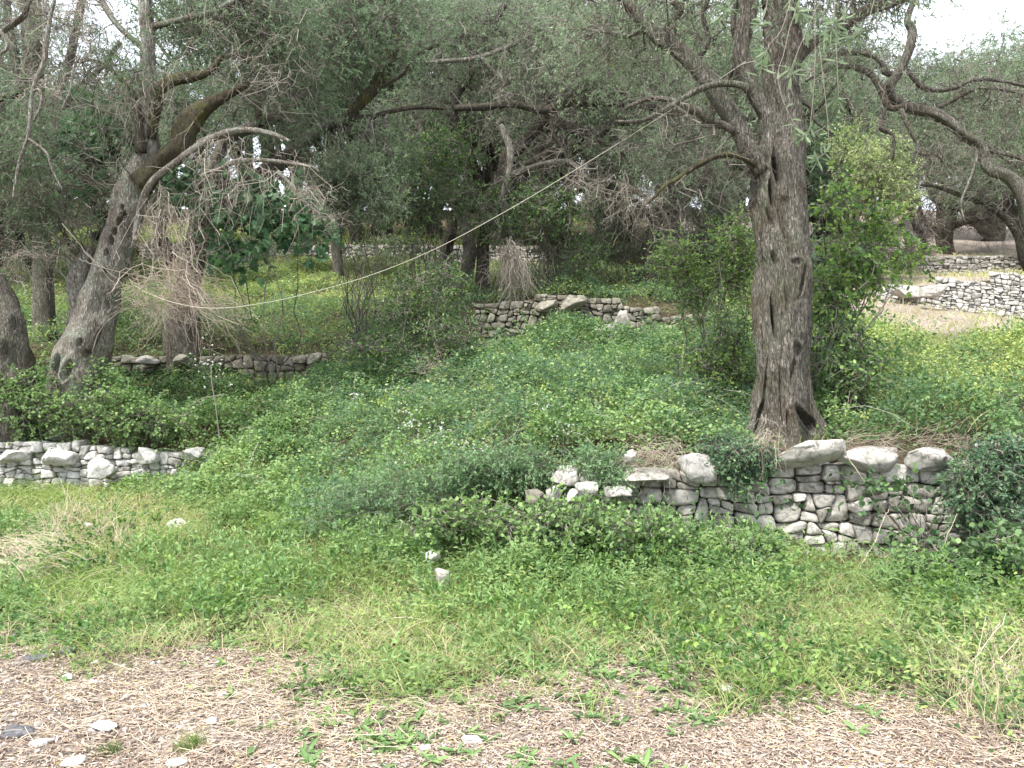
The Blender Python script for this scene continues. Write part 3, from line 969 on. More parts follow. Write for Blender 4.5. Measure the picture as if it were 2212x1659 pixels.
def dead_twigs(tw, starts, n, rr, L=(.3, .9), droop=.6, r=.005, amp=.32, K=7, side=5, spread=1.0, bias=(0, 0, 0)):
    """pale, crooked, leafless hanging twigs from the given start points"""
    starts = np.asarray(starts)
    s = starts[rr.integers(0, len(starts), n)] + rr.normal(size=(n, 3)) * .05
    D = norm(rr.normal(size=(n, 3)) * spread + np.array([0, 0, -droop]) + np.array(bias))
    Ln = rr.uniform(*L, n)[:, None]
    e = s + D * Ln
    Q = crooked(s, e, K, amp, rr, .12)
    tw.add(*tubes(Q, r * rr.uniform(.6, 1.3, (n, 1)) * np.linspace(1, .35, K)[None], 4))
    k = rr.integers(1, K - 1, (n, side))
    s2 = Q[np.arange(n)[:, None], k].reshape(-1, 3)
    D2 = norm(np.repeat(D, side, 0) * .7 + rr.normal(size=(n * side, 3)) * .8 + np.array([0, 0, -droop * .6]))
    e2 = s2 + D2 * np.repeat(Ln, side, 0) * rr.uniform(.2, .6, (n * side, 1))
    Q2 = crooked(s2, e2, 5, amp, rr, .1)
    tw.add(*tubes(Q2, r * .55 * rr.uniform(.6, 1.2, (n * side, 1)) * np.linspace(1, .4, 5)[None], 3))
    return Q

def box_points(rr, n, boxes):
    """random points in picture-plan ellipsoids (px, py, d, rx, ry, rd, weight)"""
    w = np.array([b[6] for b in boxes], dtype=float)
    ids = rr.choice(len(boxes), n, p=w / w.sum())
    out = []
    for i in ids:
        px, py, d, rx, ry, rd, _ = boxes[i]
        v = norm(rr.normal(size=3)) * rr.random() ** .4
        out.append(P(px + v[0] * rx, py + v[2] * ry, d + v[1] * rd))
    return np.array(out)

def crown(tree, boxes, n, Rc=.38, nspray=14, mat='olive_leaf', r0=.02, branch=True, dark=False, **kw):
    rr = tree.rr
    cs = box_points(rr, n, boxes)
    tw, lf = Soup(), Soup()
    if branch:
        branch_to(tree, tw, cs, rr, r0)
    foliage(tw, lf, cs, Rc * rr.uniform(.7, 1.3, n), nspray, rr, **kw)
    tw.build('twigs', M['twig'], parent=tree.e)
    return lf.build('crown', M[mat], parent=tree.e)

# ================================================================== the big olive on the right
t = Tree('big olive with a thick twisted hollow trunk standing behind the grey stone wall', P(1690, 952, 8.35), 'bark', 101)
holes = [(1672, 697, 6, 34, .3, .13), (1668, 650, 4, 16, .05, 0), (1642, 640, 6, 9, .04, 0), (1722, 757, 7, 15, .06, .1),
         (1714, 800, 5, 22, .05, -.12), (1676, 562, 7, 16, .07, .4), (1722, 566, 9, 7, .03, 0),
         (1680, 370, 9, 34, .22, .18), (1668, 420, 6, 26, .14, .1), (1664, 470, 5, 20, .07, .3), (1734, 610, 4, 30, .05, -.2), (1655, 330, 6, 20, .1, 0),
         (1700, 520, 4, 60, .045, .3), (1652, 560, 5, 70, .04, .12), (1700, 640, 4, 60, .03, .1), (1690, 860, 5, 60, .05, .06), (1655, 840, 5, 70, .05, -.1), (1650, 740, 4, 50, .03, .05),
         (1618, 862, 5, 45, .12, -.3), (1640, 905, 5, 34, .1, -.2), (1738, 905, 8, 24, .13, .6), (1756, 912, 5, 16, .1, .8), (1705, 920, 5, 30, .07, .1)]
pts, rad = px_pts([(1690, 985, 48, 8.4), (1690, 950, 47, 8.4), (1689, 900, 47), (1688, 819, 50), (1687, 747, 50), (1690, 639, 54), (1693, 567, 57), (1690, 504, 56),
                   (1688, 432, 58), (1686, 370, 58), (1690, 320, 50), (1693, 250, 37), (1688, 180, 36), (1692, 108, 40), (1690, 40, 38), (1688, -40, 36), (1690, -160, 26)], 8.4)
V, F, C, R = sweep(pts, rad, 420, 200, flute=.22, lobes=4, twist=1.3, knob=.13, furrow=.02, seed=5, holes=holes,
                   flare=[(0.05, .5, .3, .34), (math.pi, .62, .34, .3), (-math.pi * .45, .3, .3, .22), (-math.pi * .75, .42, .36, .2), (math.pi * .5, .3, .3, .4), (-.7, .42, .3, .18)])
Soup().add(V, F, .5).build('trunk', M['bark'], parent=t.e, smooth=True)
t.sk.append(C[230:]); t.skr.append(R[230:])
t.limb([(1664, 345, 24), (1660, 262, 19), (1640, 220, 17), (1614, 165, 19), (1600, 110, 17), (1610, 50, 20), (1622, -30, 22), (1620, -140, 16)], 8.3, nth=36, flute=.2)
t.limb([(1650, 370, 22), (1622, 330, 20), (1605, 292, 19), (1570, 230, 20), (1534, 180, 19), (1498, 137, 18), (1459, 101, 17), (1426, 83, 16), (1391, 47, 13), (1348, 0, 11), (1300, -70, 9)], 8.3, nth=32, flute=.2)
t.limb([(1454, 98, 9), (1452, 83, 8), (1459, 43, 7), (1470, 18, 9), (1451, 0, 6), (1430, -40, 5)], 8.3)
t.limb([(1585, 282, 8), (1560, 268, 8.5), (1534, 259, 9), (1488, 234, 9), (1444, 216, 6), (1400, 214, 5), (1350, 235, 4)], 8.25, nth=18)
t.limb([(1632, 356, 7), (1621, 349, 6), (1588, 335, 6), (1549, 337, 6), (1502, 360, 5), (1459, 389, 4.5), (1437, 400, 4), (1400, 440, 2)], 8.2, mat='bark_moss')
t.limb([(1625, 195, 8), (1600, 184, 7), (1560, 180, 6.5), (1516, 191, 6), (1470, 216, 6), (1416, 248, 5), (1380, 262, 4), (1330, 262, 3)], 8.1)
t.limb([(1720, 130, 12), (1760, 90, 10), (1830, 52, 11), (1866, 25, 12), (1930, 5, 9), (2010, -30, 7)], 8.6, nth=18)
t.limb([(1715, 210, 5), (1750, 230, 4), (1760, 260, 3), (1800, 290, 2)], 8.4)
t.limb([(1560, 222, 8), (1570, 180, 6), (1590, 120, 5), (1585, 40, 6), (1600, -40, 4)], 8.5)
t.limb([(1500, 140, 7), (1530, 90, 5), (1520, 30, 5), (1545, -40, 4)], 8.5)
t.limb([(1400, 55, 6), (1350, 80, 3.5), (1300, 68, 3), (1265, 80, 2)], 8.3)
_b = [(1400, 30, 9, 260, 90, 1.4, 3), (1640, -60, 9, 260, 70, 1.5, 3), (1480, 330, 10, 120, 70, .8, .8), (1850, -10, 8.6, 180, 40, 1, 2.2), (1300, 130, 9.5, 150, 60, 1, 1.2), (1840, 120, 9.5, 60, 50, .5, .5)]
crown(t, _b, 120, Rc=.3, nspray=15, leafL=.062, leafW=.015, r0=.010, bare_frac=.2, nleaf=11)
tw = Soup()
dead_twigs(tw, np.vstack(t.sk[2:])[::3], 130, t.rr, (.25, .8), .5, .0045)
tw.build('dead_twigs', M['twig'], parent=t.e)
# sprays that hang close to the camera from an overhanging bough
bough = t.limb([(1690, -160, 20, 8.3), (1720, -500, 16, 6.5), (1750, -700, 10, 4.5), (1740, -420, 6, 3.4), (1730, -120, 3, 3.2)], 5, name='overhanging_bough')
tw, lf = Soup(), Soup()
rr = t.rr
near = [([(1660, -60), (1655, 20), (1637, 60)], 3.3, 6), ([(1740, -40), (1706, 60), (1695, 110), (1680, 160), (1690, 215), (1712, 260), (1715, 275)], 3.3, 4),
        ([(1720, -50), (1690, 60), (1660, 100), (1640, 165)], 3.2, 8), ([(1790, -40), (1745, 60), (1712, 140), (1708, 165)], 3.3, 7), ([(1860, -60), (1830, 20), (1790, 70)], 3.3, 12),
        ([(1820, -60), (1790, 0), (1770, 60), (1795, 90)], 3.4, 12), ([(1900, -40), (1880, 30), (1870, 60), (1830, 90)], 3.6, 12), ([(1760, -40), (1760, 150), (1748, 280), (1730, 295)], 3.4, 8),
        ([(1800, -40), (1810, 180), (1810, 215)], 3.5, 8), ([(1770, 100), (1790, 300), (1765, 345)], 3.5, 6), ([(1610, -50), (1590, 0), (1560, 30)], 3.5, 9), ([(1700, -50), (1716, 10), (1730, 30)], 3.3, 9)]
for pl, d, nlf in near:
    q = np.array([P(a, b, d) for a, b in pl])
    c = catmull(q, 12)[None]
    tw.add(*tubes(c, np.linspace(.0017, .0008, 12)[None], 5, tint=[.5]))
    nlf = int(nlf * 2.2)
    k = np.concatenate([rr.integers(8, 12, nlf - nlf // 3), rr.integers(4, 12, nlf // 3)])
    Pb = c[0][k]
    D = norm(rr.normal(size=(nlf, 3)) * np.array([1, .5, 1]) + norm(c[0][-1] - c[0][-3]) * .35)
    lf.add(*leaves(Pb, D, norm(rr.normal(size=(nlf, 3)) + np.array([0, -.6, .6])), .06 * rr.uniform(.7, 1.2, nlf), .0125 * rr.uniform(.8, 1.2, nlf), LANCE, np.clip(rr.normal(.55, .2, nlf), 0, .9), .15))
tw.build('hanging_twigs', M['twig_pale'], parent=t.e)
lf.build('hanging_leaves', M['olive_leaf'], parent=t.e)

# ================================================================== leaning olive on the left
t = Tree('leaning olive on the left with a pale riddled trunk behind the bramble bank', P(165, 870, 12.4), 'bark_grey', 102)
holes = [(263, 448, 4, 6, .12, 0), (266, 465, 5, 8, .14, -.2), (258, 478, 5, 8, .14, -.2), (274, 468, 3, 5, .1, 0), (247, 500, 5, 7, .1, 0), (240, 520, 5, 9, .09, 0),
         (230, 545, 4, 7, .08, 0), (172, 740, 5, 8, .1, 0), (187, 765, 6, 8, .1, 0), (145, 800, 8, 18, .16, -.3), (205, 740, 5, 26, .14, -.5), (120, 795, 6, 26, .14, -.2), (228, 585, 4, 6, .08, 0), (232, 660, 6, 10, .09, 0)]
pts, rad = px_pts([(152, 945, 72), (158, 885, 64), (163, 830, 60), (172, 790, 56), (186, 747, 52), (208, 675, 43), (228, 603, 36), (244, 560, 35), (259, 504, 34), (276, 445, 34), (293, 400, 30),
                   (312, 360, 28), (322, 310, 20), (320, 216, 16.5), (320, 144, 15), (318, 72, 14), (313, 0, 12), (310, -90, 9)], 12.4)
V, F, C, R = sweep(pts, rad, 330, 130, flute=.17, lobes=4, twist=.8, knob=.16, furrow=.016, seed=15, holes=holes,
                   flare=[(math.pi, .22, .3, .5), (0, .2, .3, .4), (-math.pi / 2, .2, .3, .4)])
Soup().add(V, F, .5).build('trunk', M['bark_grey'], parent=t.e, smooth=True)
t.sk.append(C[150:]); t.skr.append(R[150:])
t.limb([(300, 400, 24), (346, 352, 22), (385, 322, 24), (400, 281, 24), (425, 248, 21), (457, 223, 15), (497, 202, 9), (540, 180, 5)], 12.2, nth=32, mat='bark_moss')
t.limb([(325, 300, 10), (338, 216, 13), (348, 190, 13), (378, 173, 12), (414, 166, 11), (450, 155, 7), (480, 120, 5)], 12.3, nth=22, mat='bark_moss')
t.limb([(350, 350, 9), (380, 300, 6), (420, 262, 5), (440, 240, 4)], 12.1, mat='bark_moss')
t.limb([(292, 520, 6), (295, 493, 6.5), (306, 439, 7), (328, 392, 7), (382, 349, 7), (432, 313, 7), (486, 288, 7.5), (540, 281, 6), (590, 290, 5), (626, 306, 4)], 11.8, nth=16, mat='bark_grey')
t.limb([(425, 405, 4), (455, 380, 4), (505, 350, 4), (562, 346, 4.5), (620, 352, 4), (672, 360, 3), (690, 372, 2)], 11.8, mat='bark_grey')
t.limb([(600, 370, 4), (628, 400, 4), (650, 430, 4), (675, 452, 3), (700, 480, 2)], 11.8, mat='bark_grey')
t.limb([(305, 330, 12), (290, 210, 7), (260, 170, 5), (225, 140, 4), (190, 128, 3)], 12.2, mat='bark_dark')
t.limb([(316, 110, 7), (260, 60, 6), (230, 20, 6), (200, -40, 5)], 12.4)
t.limb([(320, 60, 7), (400, 40, 6), (470, 20, 5), (560, -30, 4)], 12.4)
# secondary low stem leaning left with rot
t.limb([(180, 700, 30), (175, 640, 26), (172, 600, 22), (185, 555, 14), (200, 540, 8)], 12.6, name='limb', nth=36, flute=.3)
_b = [(520, 30, 13.0, 170, 60, .9, 3), (600, 120, 13.2, 140, 80, .8, 2.5), (200, 230, 13.6, 110, 120, .6, 1.2), (60, 300, 11.6, 80, 120, .7, 1.6), (120, 470, 12.4, 90, 80, .4, .8), (250, -60, 12.6, 200, 40, .8, .8), (640, 230, 13.4, 90, 60, .6, 1), (370, 70, 12.7, 110, 60, .5, 1.2), (250, 130, 11.9, 60, 60, .3, .5)]
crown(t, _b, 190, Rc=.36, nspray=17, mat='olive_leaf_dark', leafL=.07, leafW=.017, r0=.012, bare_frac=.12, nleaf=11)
tw = Soup()
def wp(lst, d): return np.array([P(a, b, d) for a, b in lst])
# curtains of pale crooked twigs
dead_twigs(tw, wp([(440, 315), (470, 300), (500, 300), (430, 340), (520, 345), (560, 350), (620, 360), (480, 370)], 11.6), 42, rr, (.5, 1.25), 1.5, .0065, spread=.55, amp=.3)
dead_twigs(tw, wp([(330, 440), (360, 430), (330, 480), (380, 450), (345, 400)], 11.6), 34, rr, (.4, 1.0), 1.5, .006, spread=.5)
dead_twigs(tw, wp([(250, 180), (290, 220), (330, 180), (360, 150), (280, 150), (240, 200)], 11.9), 40, rr, (.4, 1.1), 1.1, .0045, spread=.7)
dead_twigs(tw, wp([(650, 430), (680, 455), (700, 470), (640, 420)], 11.7), 26, rr, (.3, .8), .6, .006, spread=.8, bias=(.8, 0, 0))
dead_twigs(tw, wp([(420, 120), (520, 130), (600, 160), (470, 60), (640, 60), (180, 60)], 11.9), 40, rr, (.4, 1.0), .5, .004, spread=1)
tw.build('dead_twigs', M['twig_pale'], parent=t.e)

# bare branch that hangs in from above at the far left
t2 = Tree('far left olive with knotted dark trunk at the picture edge', P(0, 880, 12.0), 'bark', 103)
pts, rad = px_pts([(16, 960, 64), (20, 900, 56), (22, 848, 46), (25, 783, 42), (18, 711, 34), (8, 650, 24), (-15, 600, 20), (-60, 520, 20), (-110, 400, 16), (-90, 260, 14), (-60, 100, 12), (-50, -60, 10)], 12.0)
V, F, C, R = sweep(pts, rad, 200, 90, flute=.3, lobes=4, twist=1.2, knob=.24, furrow=.014, seed=44, holes=[(28, 700, 6, 14, .1, 0), (10, 760, 6, 20, .1, 0)])
Soup().add(V, F, .5).build('trunk', M['bark'], parent=t2.e, smooth=True)
t2.sk.append(C[90:]); t2.skr.append(R[90:])
t2.limb([(-60, 240, 12), (0, 218, 10), (28, 205, 8), (80, 190, 4)], 12, mat='bark_moss')
t2.limb([(-50, 100, 7), (0, 70, 6), (50, 35, 6), (62, 5, 5), (90, -30, 5)], 10.8)
t2.limb([(124, -20, 3), (110, 30, 4), (100, 90, 4.5), (96, 130, 4.5), (80, 168, 4.5), (70, 200, 4), (66, 240, 4), (62, 290, 3.5), (42, 350, 3), (32, 400, 2.5), (28, 430, 1.5)], 10.6, mat='bark_grey')
t2.limb([(66, 200, 3), (86, 195, 3), (88, 230, 3), (72, 262, 2.5)], 10.6, mat='bark_grey')
t2.limb([(62, 300, 3), (100, 330, 2.5), (112, 365, 2), (135, 410, 1.5)], 10.6, mat='bark_grey')
t2.limb([(0, 65, 4), (18, 100, 3), (0, 120, 3), (14, 150, 2)], 10.6, mat='bark_grey')
t2.limb([(172, 120, 2.5), (158, 155, 2.5), (150, 200, 2), (130, 242, 1.5)], 10.6, mat='bark_grey')
_b = [(-60, 300, 12, 120, 120, .7, 2), (30, 420, 12.5, 110, 90, .7, 2.5), (60, 560, 13.5, 90, 60, .4, 1.2), (60, 30, 12, 110, 60, .8, 1)]
crown(t2, _b, 80, Rc=.34, nspray=13, leafL=.065, leafW=.016, r0=.012, bare_frac=.2)
tw = Soup()
dead_twigs(tw, wp([(100, 0), (40, 20), (180, 10), (80, 180), (96, 100), (0, 60)], 10.9), 60, rr, (.3, 1.0), .9, .0055)
dead_twigs(tw, wp([(60, 360), (40, 420), (100, 420), (80, 540), (30, 600), (120, 560)], 12.2), 70, rr, (.3, .9), .5, .005)
tw.build('dead_twigs', M['twig_pale'], parent=t2.e)

# ================================================================== olives in the middle distance
def mid_tree(label, base, mat, seed, limbs, boxes, n, **kw):
    t = Tree(label, P(*base), mat, seed)
    for i, (pl, d, o) in enumerate(limbs):
        if i == 0:
            q = P(pl[0][0], pl[0][1], d); gz_ = float(ground(q[0], q[1])) - .2
            if gz_ < q[2]:
                pl = [(pl[0][0], CY - (gz_ - CAM_Z) / d * FPX, pl[0][2] * 1.25)] + pl
        t.limb(pl, d, name='trunk' if i == 0 else 'limb', nth=o.get('nth', 14), mat=o.get('mat'), **{k: v for k, v in o.items() if k not in ('nth', 'mat')})
    nd_ = kw.pop('dead', 0); dL = kw.pop('deadL', (.3, 1.0)); dr = kw.pop('dead_r', .006)
    if n: crown(t, boxes, n, mat=kw.pop('leafmat', 'olive_leaf'), **kw)
    if nd_:
        tw = Soup()
        dead_twigs(tw, np.vstack(t.sk[1:] or t.sk)[::3], nd_, t.rr, dL, .35, dr)
        tw.build('dead_twigs', M['twig'], parent=t.e)
    return t

mid_tree('olive behind the leaning one, its dark trunk sloping up to the right', (400, 680, 15), 'bark_dark', 104, [
    ([(395, 700, 34), (405, 640, 28), (414, 578, 25), (432, 510, 22), (457, 468, 22), (504, 425, 21), (562, 382, 18), (612, 346, 16), (641, 320, 14), (684, 284, 13), (720, 266, 11), (745, 262, 10)], 15, dict(nth=28, mat='bark')),
    ([(740, 264, 10), (755, 248, 12), (798, 202, 13), (827, 158, 14), (845, 119, 14), (852, 72, 13), (841, 0, 12), (830, -80, 9)], 15, dict(nth=18, mat='bark_moss')),
    ([(735, 262, 10), (790, 254, 7), (850, 240, 5), (900, 232, 4), (960, 235, 3)], 15, {}),
    ([(410, 540, 15), (425, 470, 14), (425, 410, 14), (468, 346, 14), (486, 306, 13), (520, 284, 12), (562, 270, 11), (610, 250, 8)], 14.6, dict(nth=18, mat='bark')),
    ([(562, 270, 8), (556, 216, 7), (569, 169, 7), (554, 119, 7), (572, 54, 7.5), (580, 0, 7), (585, -60, 6)], 14.4, dict(mat='bark_moss')),
    ([(606, 262, 6), (619, 227, 5.5), (648, 187, 5), (648, 162, 5), (670, 130, 5), (735, 110, 3.5), (770, 70, 3)], 14.2, dict(mat='bark_moss')),
    ([(670, 130, 4), (685, 110, 4), (720, 76, 3), (792, 85, 3), (840, 30, 2)], 14.2, {}),
    ([(800, 200, 5), (870, 160, 4), (900, 120, 4), (960, 90, 3)], 15, {})],
    [(700, 80, 15, 150, 110, 1.3, 3), (850, 60, 15.2, 140, 100, 1.3, 2), (600, 200, 15.5, 140, 80, 1, 1.6), (820, 330, 15, 90, 60, .7, .9), (760, 400, 14.6, 80, 50, .6, .8), (620, -20, 15, 250, 70, 1.5, 1.6)],
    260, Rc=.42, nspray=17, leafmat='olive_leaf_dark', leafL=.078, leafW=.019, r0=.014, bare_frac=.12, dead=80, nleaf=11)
mid_tree('olive with two dark trunks rising left of centre out of green shrubs', (1000, 600, 19), 'bark_dark', 105, [
    ([(1008, 640, 18), (1010, 576, 15), (1014, 533, 14), (999, 468, 15), (981, 432, 16), (955, 400, 15), (938, 380, 13), (920, 330, 9), (905, 260, 7)], 19, dict(nth=20, mat='bark')),
    ([(968, 600, 12), (962, 550, 13), (975, 500, 12), (985, 455, 10)], 19.2, dict(nth=16)),
    ([(981, 235, 7), (990, 200, 8), (1017, 160, 8), (1024, 115, 7), (1060, 65, 7), (1090, 10, 6)], 18.6, {}),
    ([(985, 440, 9), (1010, 380, 8), (1000, 320, 7), (980, 235, 7)], 18.8, {}),
    ([(920, 137, 4), (960, 132, 5), (1020, 128, 6), (1070, 112, 5), (1120, 90, 4), (1170, 60, 3)], 17.5, dict(mat='bark_grey')),
    ([(1040, 125, 5), (1080, 170, 4), (1110, 200, 4), (1160, 235, 3)], 17.5, dict(mat='bark_grey'))],
    [(960, 60, 18.5, 150, 90, 1.3, 2.5), (1150, 60, 18.5, 150, 90, 1.3, 2.5), (900, 250, 19.5, 110, 70, 1, 1.5), (1080, 180, 19, 120, 70, 1, 1.5)],
    210, Rc=.46, nspray=13, leafL=.085, leafW=.02, r0=.014, bare_frac=.12, nleaf=11, dead=110, deadL=(.5, 1.5))
tm = mid_tree('olive with a forked black trunk and long level boughs at picture centre', (1075, 600, 17.5), 'bark_dark', 106, [
    ([(1040, 640, 16), (1042, 560, 14), (1045, 504, 14), (1055, 432, 14), (1086, 385, 15), (1094, 335, 13), (1120, 322, 12), (1150, 288, 12), (1186, 252, 12), (1200, 240, 9)], 17.5, dict(nth=22)),
    ([(1190, 255, 10), (1226, 274, 11), (1284, 284, 10), (1334, 263, 9), (1392, 266, 7), (1440, 250, 5), (1490, 235, 4)], 17.2, dict(nth=16, mat='bark')),
    ([(981, 234, 6), (1050, 230, 8), (1104, 224, 8), (1176, 237, 9), (1212, 224, 9), (1269, 223, 8), (1356, 223, 7), (1428, 238, 6), (1504, 248, 5)], 16.8, dict(nth=16)),
    ([(1200, 240, 7), (1235, 205, 6), (1290, 190, 5), (1340, 205, 4)], 17, dict(mat='bark')),
    ([(1080, 272, 8), (1089, 288, 8), (1103, 324, 8), (1100, 371, 7), (1086, 425, 6), (1096, 464, 5), (1104, 511, 4), (1100, 540, 3)], 16.6, dict(mat='bark_grey')),
    ([(1096, 440, 4), (1075, 455, 3), (1080, 500, 3), (1065, 540, 3)], 16.6, dict(mat='bark_grey')),
    ([(1098, 378, 7), (1114, 374, 7), (1168, 356, 6), (1212, 349, 6), (1244, 360, 6), (1269, 389, 5), (1320, 392, 5), (1392, 425, 5), (1438, 468, 4), (1450, 520, 2)], 16.6, dict(mat='bark')),
    ([(1230, 355, 4), (1215, 320, 4), (1195, 290, 5), (1190, 262, 5)], 16.8, {}),
    ([(1290, 300, 4), (1320, 318, 4), (1350, 335, 3)], 16.6, {}),
    ([(1270, 224, 5), (1330, 195, 4), (1390, 180, 3), (1460, 175, 3)], 16.6, dict(mat='bark_grey'))],
    [(1250, 110, 17, 180, 90, 1.4, 3), (1400, 150, 16.6, 140, 90, 1.2, 2), (1180, 170, 17.5, 150, 60, 1, 1.3), (1380, 320, 17, 120, 60, .8, 1.0)],
    200, Rc=.42, nspray=12, leafL=.08, leafW=.019, r0=.012, bare_frac=.3, nleaf=11, dead=230, deadL=(.4, 1.5), dead_r=.007)
tw = Soup()
dead_twigs(tw, wp([(1100, 520), (1110, 540), (1090, 530), (1120, 560), (1100, 560)], 16.3), 120, rr, (.5, 1.3), 1.6, .005, spread=.45, amp=.18)
dead_twigs(tw, wp([(1300, 400), (1350, 400), (1250, 380), (1400, 430)], 16.3), 70, rr, (.4, 1.2), 1.0, .005, spread=.7)
tw.build('dead_twigs', M['twig_pale'], parent=tm.e)
mid_tree('dark stemmed olive behind the bushes left of the big trunk', (1410, 680, 17.6), 'bark_dark', 107, [
    ([(1415, 700, 18), (1410, 640, 15), (1405, 590, 14), (1403, 522, 15), (1422, 486, 16), (1440, 440, 13), (1449, 396, 11), (1470, 340, 9), (1500, 280, 7)], 17.6, dict(nth=20)),
    ([(1425, 500, 9), (1450, 470, 8), (1470, 420, 7), (1490, 400, 6), (1540, 360, 5)], 17.5, {}),
    ([(1418, 480, 8), (1380, 440, 7), (1340, 425, 5), (1310, 400, 4)], 17.7, {})],
    [(1500, 300, 17.8, 110, 80, 1, 2), (1560, 420, 18, 90, 70, .8, 1.4), (1400, 330, 18.5, 110, 70, .8, 1.2), (1330, 470, 19, 80, 70, .8, .7)],
    110, Rc=.42, nspray=12, leafmat='olive_leaf_dark', leafL=.08, leafW=.019, r0=.014, bare_frac=.3, dead=160, deadL=(.4, 1.3))
mid_tree('olive reaching in from the right edge with a long bent bare bough', (2290, 760, 12), 'bark', 108, [
    ([(2300, 800, 32), (2290, 700, 28), (2270, 600, 26), (2240, 500, 22), (2215, 430, 18), (2180, 385, 13), (2136, 364, 12), (2118, 317, 11), (2082, 292, 11), (2028, 248, 11), (1956, 230, 10), (1920, 194, 11), (1948, 144, 10),
      (1966, 101, 10), (1970, 65, 10), (1960, 40, 7), (1985, -20, 5)], 12, dict(nth=22)),
    ([(1925, 160, 6), (1912, 155, 7), (1908, 140, 6), (1884, 119, 6), (1840, 112, 6), (1794, 119, 5), (1776, 137, 4)], 11.8, {}),
    ([(1960, 228, 6), (1920, 232, 7), (1902, 187, 8), (1873, 155, 7), (1822, 140, 7), (1776, 155, 5), (1740, 175, 3)], 11.9, {}),
    ([(1912, 232, 5), (1902, 274, 5), (1930, 295, 4), (1928, 346, 2.5)], 11.8, {}),
    ([(1945, 235, 5), (1960, 268, 5), (1981, 310, 4), (1988, 331, 4), (2028, 338, 3), (2055, 378, 2)], 11.8, dict(mat='bark_grey')),
    ([(1960, 152, 5), (1999, 191, 6), (2056, 191, 5), (2100, 173, 5), (2154, 173, 4), (2230, 190, 3)], 12.1, {}),
    ([(2000, 250, 6), (2060, 215, 5), (2120, 190, 4), (2200, 200, 3)], 12.3, {}),
    ([(2020, 256, 7), (2070, 280, 6), (2110, 320, 5), (2160, 330, 4), (2230, 350, 3)], 12.2, {}),
    ([(2250, 640, 10), (2212, 560, 9), (2200, 510, 9), (2170, 470, 7), (2120, 440, 5), (2030, 405, 4), (1990, 400, 3)], 13, dict(mat='bark_dark')),
    ([(2110, 310, 3), (2108, 350, 3), (2090, 400, 2), (2076, 440, 2), (2084, 480, 1.5)], 12, dict(mat='bark_grey'))],
    [(2150, 240, 12.6, 80, 70, .7, 1.2), (2140, 380, 13, 80, 60, .6, 1.2), (2060, 170, 12.4, 80, 40, .6, .5), (1900, 260, 12, 90, 60, .5, .3)],
    46, Rc=.34, nspray=10, leafL=.068, leafW=.016, r0=.012, bare_frac=.55, dead=190, deadL=(.25, .9), dead_r=.0055)
mid_tree('small stocky olive with a swollen trunk standing on the farthest wall', (2045, 548, 26), 'bark_dark', 109, [
    ([(2048, 560, 20), (2045, 545, 18), (2040, 520, 17), (2038, 500, 19), (2050, 480, 15), (2060, 460, 9), (2075, 440, 6)], 26, dict(nth=20, flute=.25)),
    ([(2030, 500, 8), (2010, 490, 6), (1995, 470, 4), (1985, 440, 3)], 26, {}),
    ([(2055, 490, 8), (2080, 482, 6), (2110, 475, 5), (2140, 480, 4)], 26, {})],
    [(2060, 420, 26.5, 110, 50, 1.5, 2), (2180, 430, 26, 80, 60, 1.5, 1)], 60, Rc=.5, nspray=12, leafmat='olive_leaf_dark', leafL=.09, leafW=.024, r0=.02, bare_frac=.35, dead=90, deadL=(.5, 1.5), dead_r=.01)
mid_tree('thin grey olive between the two upper right walls', (1972, 590, 22), 'bark_dark', 110, [
    ([(1976, 600, 11), (1972, 580, 10), (1968, 540, 9), (1958, 490, 10), (1945, 440, 7), (1930, 400, 5)], 22, dict(nth=16, mat='bark')),
    ([(1990, 560, 6), (1996, 530, 6), (1988, 500, 4)], 22.6, {})],
    [(1950, 390, 22.5, 80, 50, 1, 2), (2040, 340, 23, 90, 60, 1, 1)], 50, Rc=.5, nspray=12, leafL=.085, leafW=.022, r0=.016, bare_frac=.4, dead=70, dead_r=.008)
mid_tree('short straight grey olive on the grassy terrace left of centre', (728, 560, 22), 'bark', 111, [
    ([(730, 572, 11), (728, 550, 11), (727, 522, 12), (722, 490, 13), (715, 460, 8), (700, 430, 6)], 22, dict(nth=16)),
    ([(735, 500, 7), (750, 470, 6), (775, 440, 5)], 22, {})],
    [(730, 400, 22.5, 120, 70, 1.3, 2)], 90, Rc=.5, nspray=14, leafL=.085, leafW=.022, r0=.018, bare_frac=.2, dead=60)
mid_tree('tall olive with several upright stems at the upper left', (80, 620, 16), 'bark', 112, [
    ([(95, 650, 20), (90, 500, 18), (82, 300, 17), (76, 180, 17), (72, 108, 18), (68, 36, 18), (70, -60, 14)], 16, dict(nth=22)),
    ([(95, 420, 10), (133, 198, 8), (155, 108, 8), (173, 18, 8), (185, -60, 6)], 16, {}),
    ([(80, 260, 10), (50, 200, 10), (35, 140, 9), (20, 60, 8), (10, -40, 7)], 15.8, {}),
    ([(120, 260, 7), (160, 200, 7), (215, 150, 6), (260, 90, 5)], 16, {})],
    [(90, 60, 16, 150, 100, 1.2, 2), (180, 280, 16.3, 120, 80, 1, 1.5), (40, 400, 16, 90, 80, 1, 1.4), (130, 430, 16, 90, 80, 1, 1.4)], 150, Rc=.4, nspray=12, leafmat='olive_leaf_dark', leafL=.075, leafW=.018, r0=.016, bare_frac=.3, dead=120)

